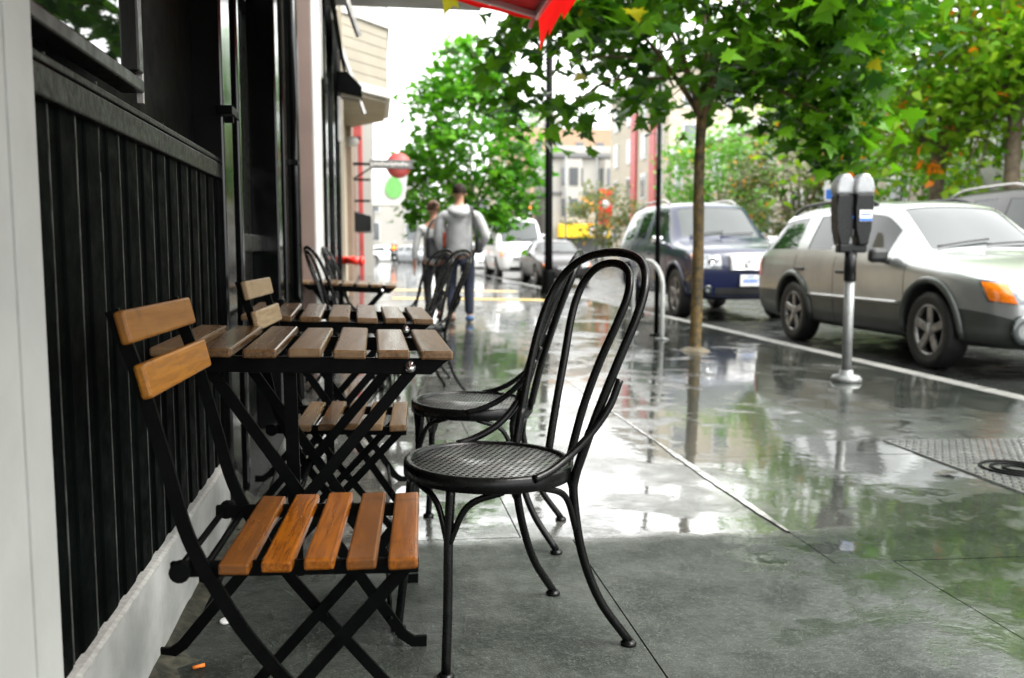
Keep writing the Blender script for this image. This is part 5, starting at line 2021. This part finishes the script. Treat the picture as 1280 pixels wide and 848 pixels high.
grow_tree('street_tree', 'rusty leaved small tree far across the street by the orange banner', (14.8, 58, 0.0), 1.3, 0.10, (0, 0, 3.3), (2.4, 2.4, 2.3),
          MAT['leaf_olive'], MAT['bark2'], 6, 60, 30, 0.30, SIMPLE, 25, 0.6, low=-1.0, group='trees across the street', tip=[(-1.0, -1.6, 3.6, 5), (0.3, -1.8, 2.6, 4), (-1.4, -1.2, 2.4, 4)])
grow_tree('street_tree', 'dark leafy bush like tree behind the thick trunked plane tree', (17.6, 28.5, 0.0), 0.8, 0.14, (0, 0, 2.6), (3.2, 3.2, 2.2),
          MAT['leaf_near'], MAT['bark2'], 7, 80, 36, 0.30, SIMPLE, 26, 0.7, low=-1.0, group='trees across the street')


# ------------------------------------------------------------ buildings, far
def far_house(name, label, x0, x1, y0, y1, h, wall, nx, ny, cornice=None, win_w=1.0, win_h=1.6, faces='xy', group=None, floor0=1.6, step=3.0, frame=True):
    t = thing(name, label, 'building', ((x0 + x1) / 2, y0, 0), group=group)
    part_box(t, 'wall', wall, ((x0 + x1) / 2, (y0 + y1) / 2, h / 2 - 0.1), (x1 - x0, y1 - y0, h + 0.2))
    if cornice:
        part_box(t, 'cornice', cornice, ((x0 + x1) / 2, (y0 + y1) / 2, h + 0.15), (x1 - x0 + 0.6, y1 - y0 + 0.6, 0.5), 0.06)
    z = floor0 + 1.2
    while z + win_h / 2 < h - 0.5:
        if 'y' in faces:
            for k in range(nx):
                x = x0 + (x1 - x0) * (k + 0.5) / nx
                f = part_box(t, 'window', MAT['white_trim'] if frame else wall, (x, y0 - 0.03, z), (win_w + 0.25, 0.12, win_h + 0.25))
                part_box(t, 'pane', MAT['win_dark'], (x, y0 - 0.10, z), (win_w, 0.03, win_h), 0, f)
        if 'x' in faces:
            for k in range(ny):
                y = y0 + (y1 - y0) * (k + 0.5) / ny
                f = part_box(t, 'window', MAT['white_trim'] if frame else wall, (x0 - 0.03, y, z), (0.12, win_w + 0.25, win_h + 0.25))
                part_box(t, 'pane', MAT['win_dark'], (x0 - 0.10, y, z), (0.03, win_w, win_h), 0, f)
        z += step
    return t


# Victorian corner house over the yellow shop
vh = thing('corner_house', 'pale grey bay fronted corner house above a yellow shop at the end of the street', 'building', (24, 100, 0))
part_box(vh, 'wall', MAT['pale'], (25.0, 106, 5.8), (10.4, 12, 11.6))
part_box(vh, 'cornice', MAT['grey_trim'], (25.0, 105.9, 11.3), (11.2, 12.8, 0.5), 0.1)
part_box(vh, 'cornice', MAT['pale'], (25.0, 105.9, 11.95), (10.8, 12.4, 0.8), 0.1)
part_box(vh, 'band', MAT['grey_trim'], (25.0, 105.95, 7.2), (10.7, 12.3, 0.35), 0.05)
for xb in (22.0, 26.3):
    b = MB()
    b.prism([(xb - 1.3, 100.1), (xb - 0.75, 99.1), (xb + 0.75, 99.1), (xb + 1.3, 100.1)], 'z', 3.9, 10.9)
    bay2 = child(b, 'bay', MAT['pale'], vh)
    for zz in (5.6, 9.0):
        o = part_box(vh, 'bay_window', MAT['win_dark'], (xb, 99.05, zz), (0.95, 0.12, 1.9))
        o.parent = bay2
        for sx in (-1, 1):
            b = MB()
            b.box((xb + sx * 1.06, 99.55, zz), (0.55, 0.08, 1.9), rot=Euler((0, 0, R(61 * sx))))
            o = child(b, 'bay_window', MAT['win_dark'], vh)
            o.parent = bay2
part_box(vh, 'shop_awning', MAT['yellow'], (24.6, 99.0, 3.0), (8.6, 1.6, 1.5), 0.1)
part_box(vh, 'shop_sign', MAT['white'], (24.6, 98.12, 3.0), (2.0, 0.1, 1.0))
part_box(vh, 'shop_window', MAT['win_dark'], (24.6, 99.92, 1.2), (8.6, 0.1, 1.9))

far_house('apartment_block', 'large peach apartment block rising behind the corner house', 22.0, 50.0, 150, 175, 21.0, MAT['peach'], 8, 5, None, 1.3, 1.9, 'xy', frame=False)
t = far_house('tower_block', 'faint pale stepped tower behind the peach block', 37.0, 45.0, 215, 225, 32.0, MAT['pale'], 3, 3, None, 1.2, 1.8, 'y', frame=False)
part_box(t, 'roof_box', MAT['pale'], (41, 219, 33.5), (4.5, 6, 3.0))
rw = far_house('red_white_house', 'white house with tall red panels between the thin pole and the maple trunk', 20.6, 30.0, 62, 78, 13.6, MAT['cream'], 3, 4, MAT['white_trim'], 1.1, 1.7, 'xy')
for k in range(2):
    part_box(rw, 'red_panel', MAT['red_paint'], (20.5, 65.5 + 5.0 * k, 7.0), (0.18, 1.4, 9.0), 0.02)
far_house('row_house', 'long cream house across the street behind the olive tree', 20.6, 30, 44, 61.5, 7.5, MAT['cream'], 3, 5, MAT['white_trim'], 1.2, 1.8, 'xy', group='houses across the street')
far_house('row_house', 'tan house across the street behind the bright green tree', 20.6, 30, 32, 43.7, 6.8, MAT['tan'], 3, 4, MAT['white_trim'], 1.2, 1.8, 'x', group='houses across the street')
far_house('row_house', 'tall blank pale wall across the street at the right edge', 20.6, 30, 14, 31.7, 6.8, MAT['pale'], 3, 2, MAT['brown'], 1.0, 1.4, 'x', group='houses across the street', floor0=3.4)
far_house('row_house', 'white house beyond the right edge of the street, seen in reflections', 20.6, 30, -6, 13.7, 6.6, MAT['cream'], 3, 5, MAT['white_trim'], 1.2, 1.8, 'x', group='houses across the street')
far_house('end_house', 'pale house closing the street beyond the sidewalk on the left', -14, 6.0, 96, 110, 8.0, MAT['pale'], 5, 3, MAT['grey_trim'], 1.2, 1.8, 'y')
far_house('end_house', 'grey house between the bright maple and the lamp column far away', 9.0, 18.0, 104, 118, 9.0, MAT['tan'], 4, 3, MAT['white_trim'], 1.2, 1.8, 'y')


# traffic lights and banner in the distance
def traffic_light(label, x, y, z, mat):
    t = thing('traffic_light', label, 'traffic light', (x, y, ROAD_Z), group='traffic lights down the street')
    b = MB()
    b.tube([(0, 0, 0), (0, 0, z + 0.9)], 0.08, 10)
    b.build('post', MAT['galv'], t)
    b = MB()
    b.box((0, -0.25, z), (0.42, 0.3, 1.15), bevel=0.04)
    hs = b.build('housing', MAT['iron'], t)
    for k in range(3):
        b = MB()
        b.lathe([(0.0, 0.0), (0.15, 0.0), (0.13, -0.06), (0.0, -0.08)], 16, 'y', (0, -0.40, z + 0.36 - 0.36 * k))
        b.build('lamp', mat if k == 0 else MAT['glass'], hs)
    return t


MAT['stop'] = emit_mat('lit red lamp', (1.0, 0.16, 0.02), 0.9)
traffic_light('traffic light showing red, left of the lamp column', 9.9, 58.0, 3.4, MAT['stop'])
traffic_light('traffic light showing red, low, right of the lamp column', 14.0, 66.0, 1.0, MAT['stop'])
traffic_light('traffic light showing red at the far end of the sidewalk', 1.35, 62.0, 0.9, MAT['stop'])
bp = thing('banner_pole', 'street pole carrying an orange red banner before the corner house', 'pole', (16.4, 66, 0))
b = MB()
b.tube([(0, 0, 0), (0, 0, 8.0)], [0.11, 0.07], 10)
b.build('post', MAT['galv'], bp)
b = MB()
b.prism([(0.15, 3.0), (0.5, 2.4), (1.15, 3.0), (1.25, 5.4), (0.15, 5.4)], 'y', -0.03, 0.03)
bn = b.build('banner', MAT['hydrant'], bp)
b = MB()
b.lathe([(0.0, -0.045), (0.32, -0.045), (0.32, 0.045), (0.0, 0.045)], 18, 'y', (0.68, 0, 4.3))
b.build('banner_spot', MAT['white'], bn)
for (x, y, lab) in ((19.6, 92, 'thin grey pole in front of the corner house bay'), (15.6, 82, 'curved arm street lamp left of the orange banner')):
    t = thing('street_pole', lab, 'pole', (x, y, 0))
    b = MB()
    b.tube(smooth_path([(0, 0, 0), (0, 0, 6.5), (-0.3, 0, 8.6), (-1.6, 0, 9.0)], 5) if 'curved' in lab else [(0, 0, 0), (0, 0, 10.5)], 0.10, 10)
    b.build('post', MAT['galv'], t)
bsn = thing('street_sign', 'blue and white street sign behind the parking meter heads', 'sign', (11.3, 21.0, ROAD_Z + .12))
b = MB()
b.tube([(0, 0, 0), (0, 0, 2.75)], 0.03, 10)
b.build('post', MAT['galv'], bsn)
b = MB()
b.box((0, -0.045, 2.45), (0.75, 0.03, 0.5), bevel=0.01)
f = b.build('plate', MAT['white'], bsn)
b = MB()
b.box((0.0, -0.064, 2.36), (0.70, 0.01, 0.24))
b.build('blue_field', MAT['blue'], f)


# ---------------------------------------------------------------------- people
def skin_mesh(name, nodes, edges, mat, par, levels=2, root=0):
    me = bpy.data.meshes.new(name)
    me.from_pydata([n[0] for n in nodes], edges, [])
    ob = bpy.data.objects.new(name + '_tmp', me)
    COL.objects.link(ob)
    sk = ob.modifiers.new('skin', 'SKIN')
    sk.use_smooth_shade = True
    lay = me.skin_vertices[0] if me.skin_vertices else None
    for i, n_ in enumerate(nodes):
        r_ = n_[1] if isinstance(n_[1], tuple) else (n_[1], n_[1])
        lay.data[i].radius = r_
        lay.data[i].use_root = (i == root)
    ss = ob.modifiers.new('sub', 'SUBSURF')
    ss.levels = ss.render_levels = levels
    dg = bpy.context.evaluated_depsgraph_get()
    dg.update()
    m2 = bpy.data.meshes.new_from_object(ob.evaluated_get(dg))
    m2.name = name
    bpy.data.objects.remove(ob)
    bpy.data.meshes.remove(me)
    m2.materials.clear()
    m2.materials.append(mat)
    m2.polygons.foreach_set('use_smooth', [True] * len(m2.polygons))
    o = bpy.data.objects.new(name, m2)
    COL.objects.link(o)
    o.parent = par
    return o


def chain(n0, n1):
    return [(i, i + 1) for i in range(n0, n1)]


def head_cap(par, c, r, mat, name='hair', low=-0.25, bun=None):
    b = MB()
    bmesh.ops.create_uvsphere(b.bm, u_segments=20, v_segments=14, radius=1.0)
    for v in list(b.bm.verts):
        # hair covers the crown and the back of the head, leaving the face (+y) free
        if v.co.z < low - 0.25 or (v.co.y > 0.45 and v.co.z < 0.25):
            b.bm.verts.remove(v)
            continue
        v.co = Vector((v.co.x * r[0], v.co.y * r[1], v.co.z * r[2])) * (1 + 0.03 * math.sin(v.co.x * 40 + v.co.z * 23)) + Vector(c)
    for f in b.bm.faces:
        f.smooth = True
    if bun:
        b.lathe([(0.0, -0.04), (0.03, -0.03), (0.045, 0.0), (0.03, 0.03), (0.0, 0.04)], 12, 'z', bun)
    return b.build(name, mat, par)


def arm_hand(nodes, edges, start, pts, wrist_dir):
    """arm chain and a hand with five separate fingers; returns node list"""
    i0 = len(nodes)
    for p, r_ in pts:
        nodes.append((p, r_))
    edges.append((start, i0))
    edges += chain(i0, len(nodes) - 1)
    w_ = len(nodes) - 1
    d = Vector(wrist_dir).normalized()
    W_ = Vector(nodes[w_][0])
    side = d.cross(Vector((1, 0, 0))).normalized()
    palm = W_ + d * 0.075
    nodes.append((tuple(palm), (0.038, 0.020)))
    edges.append((w_, w_ + 1))
    pi_ = w_ + 1
    for k, ln in enumerate((0.072, 0.082, 0.078, 0.062)):
        a = palm + side * (k - 1.5) * 0.021 + d * 0.02
        b_ = a + d * ln * 0.55
        c_ = b_ + (d * 0.8 + Vector((0.25, 0, 0))) * ln * 0.45
        j = len(nodes)
        nodes.append((tuple(a), 0.0095))
        nodes.append((tuple(b_), 0.009))
        nodes.append((tuple(c_), 0.007))
        edges += [(pi_, j), (j, j + 1), (j + 1, j + 2)]
    j = len(nodes)
    a = W_ + d * 0.03 + side * -0.035
    nodes.append((tuple(a), 0.011))
    nodes.append((tuple(a + d * 0.035 - side * 0.015), 0.009))
    edges += [(w_, j), (j, j + 1)]


# --- man, walking away, right hand in the pocket, left arm hidden by his body
man = thing('person', 'person in a grey hooded top and dark jeans walking away, black strap over one shoulder', 'person', (1.12, 11.95, gz(1.1)), R(-3))
N_ = [((0, 0, 0.96), (0.13, 0.11)), ((0, 0.0, 1.12), (0.145, 0.105)), ((0, 0.0, 1.30), (0.175, 0.115)), ((0, -0.01, 1.43), (0.17, 0.10)), ((0, -0.005, 1.52), (0.075, 0.07)), ((0, 0.015, 1.58), (0.056, 0.058)),
      ((0, 0.03, 1.655), (0.070, 0.088)), ((0, 0.03, 1.73), (0.078, 0.098)), ((0, 0.02, 1.79), (0.062, 0.075))]
E_ = chain(0, 8)
L0 = len(N_)
N_ += [((-0.10, 0.01, 0.90), 0.095), ((-0.11, 0.06, 0.70), 0.080), ((-0.11, 0.10, 0.50), 0.060), ((-0.11, 0.00, 0.30), 0.052), ((-0.11, -0.10, 0.13), 0.034), ((-0.11, -0.10, 0.085), 0.030), ((-0.115, -0.02, 0.045), (0.032, 0.022)), ((-0.115, 0.05, 0.042), (0.026, 0.018))]
E_ += [(0, L0)] + chain(L0, L0 + 7)
L1 = len(N_)
N_ += [((0.10, 0.0, 0.90), 0.095), ((0.12, 0.02, 0.68), 0.080), ((0.125, 0.03, 0.49), 0.060), ((0.125, 0.00, 0.30), 0.053), ((0.125, -0.02, 0.12), 0.034), ((0.125, -0.03, 0.075), 0.030), ((0.13, 0.05, 0.045), (0.032, 0.022)), ((0.135, 0.12, 0.042), (0.026, 0.018))]
E_ += [(0, L1)] + chain(L1, L1 + 7)
arm_hand(N_, E_, 3, [((0.215, -0.01, 1.415), 0.062), ((0.275, -0.06, 1.27), 0.050), ((0.325, -0.10, 1.13), 0.042), ((0.27, 0.01, 1.02), 0.036), ((0.20, 0.06, 0.95), 0.028)], (-0.3, 0.3, -0.9))
arm_hand(N_, E_, 3, [((-0.215, -0.01, 1.415), 0.062), ((-0.255, -0.02, 1.24), 0.050), ((-0.265, 0.0, 1.11), 0.042), ((-0.235, 0.10, 0.98), 0.036), ((-0.215, 0.16, 0.90), 0.028)], (0.1, 0.4, -0.9))
skin_mesh('body', N_, E_, MAT['skin'], man, 2)
b = MB()     # face: ears, nose, brows, mouth
for s in (-1, 1):
    b.lathe([(0.0, -0.008), (0.022, -0.006), (0.026, 0.004), (0.0, 0.01)], 10, 'x', (s * 0.088, 0.02, 1.685))
b.prism([(-0.012, 1.66), (0.012, 1.66), (0.006, 1.705), (-0.006, 1.705)], 'y', 0.10, 0.145, bevel=0.004)
b.build('face_features', MAT['skin'], man)
head_cap(man, (0, 0.022, 1.725), (0.094, 0.110, 0.112), MAT['hair'], low=-0.15)
N_ = [((0, 0, 0.86), (0.200, 0.152)), ((0, 0.0, 1.02), (0.190, 0.140)), ((0, -0.01, 1.20), (0.195, 0.140)), ((0, -0.012, 1.32), (0.205, 0.140)), ((0, -0.02, 1.435), (0.19, 0.115)), ((0, -0.02, 1.50), (0.105, 0.09))]
E_ = chain(0, 5)
a0 = len(N_)
N_ += [((0.235, -0.015, 1.405), 0.080), ((0.295, -0.07, 1.27), 0.072), ((0.345, -0.11, 1.13), 0.066), ((0.285, 0.0, 1.02), 0.058), ((0.225, 0.05, 0.965), 0.048)]
E_ += [(4, a0)] + chain(a0, a0 + 4)
a1 = len(N_)
N_ += [((-0.235, -0.015, 1.405), 0.080), ((-0.275, -0.02, 1.24), 0.072), ((-0.285, 0.0, 1.11), 0.064), ((-0.255, 0.10, 0.985), 0.054), ((-0.235, 0.145, 0.93), 0.045)]
E_ += [(4, a1)] + chain(a1, a1 + 4)
skin_mesh('hooded_top', N_, E_, MAT['hoodie'], man, 2)
b = MB()     # hood lying on the shoulders
V, F = [], []
for j in range(9):
    u = j / 8
    for i in range(17):
        a = PI + PI * i / 16
        rr_ = 0.085 + 0.06 * math.sin(PI * u) + 0.02 * u
        V.append((math.cos(a) * rr_ * 1.08, math.sin(a) * rr_ * (0.85 + 0.5 * u) - 0.02, 1.565 - 0.16 * u - 0.03 * abs(math.sin(a))))
for j in range(8):
    for i in range(16):
        a = j * 17 + i
        F.append((a, a + 1, a + 18, a + 17))
b._add(V, F, smooth=True)
b.build('hood', MAT['hoodie'], man)
N_ = [((0, 0, 0.965), (0.185, 0.145)), ((-0.10, 0.012, 0.86), 0.108), ((-0.11, 0.06, 0.70), 0.095), ((-0.11, 0.10, 0.50), 0.077), ((-0.11, 0.0, 0.30), 0.072), ((-0.11, -0.125, 0.135), 0.064),
      ((0.10, 0.0, 0.86), 0.108), ((0.12, 0.02, 0.68), 0.095), ((0.125, 0.03, 0.49), 0.078), ((0.125, 0.0, 0.30), 0.072), ((0.125, -0.02, 0.10), 0.066)]
skin_mesh('jeans', N_, [(0, 1), (1, 2), (2, 3), (3, 4), (4, 5), (0, 6), (6, 7), (7, 8), (8, 9), (9, 10)], MAT['jeans'], man, 2)
for (x, y0_, tl) in ((-0.112, -0.06, 0.0), (0.130, 0.03, 0.0)):
    N_ = [((x, y0_ - 0.09, 0.10), (0.056, 0.05)), ((x, y0_ - 0.09, 0.062), (0.062, 0.056)), ((x, y0_ + 0.0, 0.058), (0.062, 0.054)), ((x, y0_ + 0.10, 0.048), (0.060, 0.044)), ((x, y0_ + 0.165, 0.040), (0.048, 0.034))]
    skin_mesh('shoe', N_, chain(0, 4), MAT['shoe'] if x > 0 else MAT['boot'], man, 2)
bagm = thing('shoulder_bag', 'black shoulder bag strap and pouch worn on the walking man right side', 'bag', (1.12, 11.95, gz(1.1)), R(-3))
b = MB()
P_ = smooth_path([(0.13, 0.08, 1.50), (0.145, -0.02, 1.535), (0.16, -0.13, 1.47), (0.185, -0.165, 1.30), (0.215, -0.17, 1.15), (0.235, -0.13, 1.04)], 6)
for p_, q_ in zip(P_, P_[1:]):
    b.bar(p_, q_, 0.006, 0.042, up=(0.1, -1, 0.2))
b.build('strap', MAT['bag'], bagm)
b = MB()
b.box((0.25, -0.03, 1.0), (0.10, 0.24, 0.17), bevel=0.03)
b.build('pouch', MAT['bag'], bagm)

# --- woman beside him
wo = thing('person', 'person in an off white top and black leggings walking away, hair tied up', 'person', (0.80, 12.25, gz(0.8)), R(4))
N_ = [((0, 0, 0.86), (0.125, 0.105)), ((0, 0.0, 1.00), (0.115, 0.09)), ((0, 0.0, 1.15), (0.135, 0.095)), ((0, -0.005, 1.26), (0.135, 0.085)), ((0, 0.0, 1.345), (0.055, 0.052)), ((0, 0.015, 1.40), (0.045, 0.048)),
      ((0, 0.03, 1.465), (0.062, 0.08)), ((0, 0.03, 1.53), (0.070, 0.090)), ((0, 0.02, 1.585), (0.056, 0.068))]
E_ = chain(0, 8)
L0 = len(N_)
N_ += [((-0.075, 0.01, 0.80), 0.090), ((-0.08, 0.05, 0.62), 0.074), ((-0.08, 0.07, 0.45), 0.054), ((-0.08, -0.02, 0.27), 0.048), ((-0.08, -0.13, 0.12), 0.034), ((-0.08, -0.14, 0.07), 0.036), ((-0.085, -0.04, 0.032), (0.038, 0.026)), ((-0.085, 0.05, 0.026), (0.030, 0.02))]
E_ += [(0, L0)] + chain(L0, L0 + 7)
L1 = len(N_)
N_ += [((0.075, 0.0, 0.80), 0.090), ((0.085, 0.05, 0.61), 0.074), ((0.09, 0.12, 0.44), 0.054), ((0.09, 0.12, 0.27), 0.048), ((0.09, 0.11, 0.11), 0.034), ((0.09, 0.10, 0.06), 0.036), ((0.09, 0.18, 0.032), (0.038, 0.026)), ((0.09, 0.26, 0.026), (0.030, 0.02))]
E_ += [(0, L1)] + chain(L1, L1 + 7)
arm_hand(N_, E_, 3, [((-0.165, -0.005, 1.245), 0.046), ((-0.215, -0.01, 1.09), 0.038), ((-0.24, -0.015, 0.98), 0.032), ((-0.255, 0.02, 0.84), 0.028), ((-0.258, 0.04, 0.77), 0.022)], (0.0, 0.15, -1))
arm_hand(N_, E_, 3, [((0.165, -0.005, 1.245), 0.046), ((0.205, 0.0, 1.09), 0.038), ((0.215, 0.03, 0.98), 0.032), ((0.17, 0.14, 0.90), 0.028), ((0.13, 0.19, 0.88), 0.022)], (-0.8, 0.4, 0))
skin_mesh('body', N_, E_, MAT['skin'], wo, 2)
b = MB()
for s in (-1, 1):
    b.lathe([(0.0, -0.007), (0.018, -0.005), (0.021, 0.003), (0.0, 0.008)], 10, 'x', (s * 0.078, 0.02, 1.49))
b.prism([(-0.010, 1.47), (0.010, 1.47), (0.005, 1.51), (-0.005, 1.51)], 'y', 0.095, 0.132, bevel=0.003)
b.build('face_features', MAT['skin'], wo)
head_cap(wo, (0, 0.02, 1.525), (0.088, 0.105, 0.10), MAT['hair2'], low=-0.3, bun=(0.01, -0.10, 1.57))
N_ = [((0, 0, 0.74), (0.185, 0.145)), ((0, 0.0, 0.94), (0.145, 0.112)), ((0, 0.0, 1.14), (0.155, 0.112)), ((0, -0.008, 1.26), (0.15, 0.095)), ((0, -0.005, 1.32), (0.075, 0.065)),
      ((-0.175, -0.005, 1.24), 0.060), ((-0.225, -0.01, 1.09), 0.052), ((-0.25, -0.015, 0.98), 0.046), ((-0.262, 0.02, 0.83), 0.040),
      ((0.175, -0.005, 1.24), 0.060), ((0.215, 0.0, 1.09), 0.052), ((0.225, 0.03, 0.98), 0.046), ((0.18, 0.13, 0.905), 0.040)]
skin_mesh('top', N_, chain(0, 4) + [(3, 5), (5, 6), (6, 7), (7, 8), (3, 9), (9, 10), (10, 11), (11, 12)], MAT['top_white'], wo, 2)
N_ = [((0, 0, 0.86), (0.168, 0.132)), ((-0.075, 0.01, 0.77), 0.098), ((-0.08, 0.05, 0.62), 0.082), ((-0.08, 0.07, 0.45), 0.062), ((-0.08, -0.02, 0.27), 0.056), ((-0.08, -0.128, 0.12), 0.046),
      ((0.075, 0.0, 0.77), 0.098), ((0.085, 0.05, 0.61), 0.082), ((0.09, 0.12, 0.44), 0.062), ((0.09, 0.12, 0.27), 0.056), ((0.09, 0.11, 0.10), 0.046)]
skin_mesh('leggings', N_, [(0, 1), (1, 2), (2, 3), (3, 4), (4, 5), (0, 6), (6, 7), (7, 8), (8, 9), (9, 10)], MAT['leggings'], wo, 2)
for (x, y0_) in ((-0.083, -0.07), (0.09, 0.155)):
    N_ = [((x, y0_ - 0.07, 0.12), (0.046, 0.046)), ((x, y0_ - 0.07, 0.050), (0.046, 0.044)), ((x, y0_ + 0.0, 0.046), (0.045, 0.040)), ((x, y0_ + 0.09, 0.036), (0.042, 0.032)), ((x, y0_ + 0.13, 0.030), (0.034, 0.026))]
    skin_mesh('boot', N_, chain(0, 4), MAT['boot'], wo, 2)
hb = thing('handbag', 'black handbag with a coral scarf hanging at the walking woman side', 'bag', (0.80, 12.25, gz(0.8)), R(4))
b = MB()
b.box((0.02, -0.17, 0.98), (0.30, 0.12, 0.28), bevel=0.04)
b.build('pouch', MAT['bag'], hb)
b = MB()
P_ = smooth_path([(-0.10, -0.16, 1.08), (-0.09, -0.13, 1.22), (-0.02, -0.10, 1.345), (0.09, -0.05, 1.345), (0.16, -0.09, 1.25), (0.15, -0.16, 1.10)], 5)
for p_, q_ in zip(P_, P_[1:]):
    b.bar(p_, q_, 0.006, 0.03, up=(0, -1, 0.2))
b.build('strap', MAT['bag'], hb)
b = MB()
b.tube(smooth_path([(0.10, -0.235, 1.18), (0.13, -0.24, 1.08), (0.10, -0.245, 1.0)], 4), [0.03, 0.04, 0.045, 0.045, 0.045, 0.04, 0.035, 0.03, 0.02], 8)
b.build('scarf', MAT['pink_red'], hb)

scene.cycles.max_bounces = 8
scene.cycles.transparent_max_bounces = 6
scene.cycles.use_denoising = True
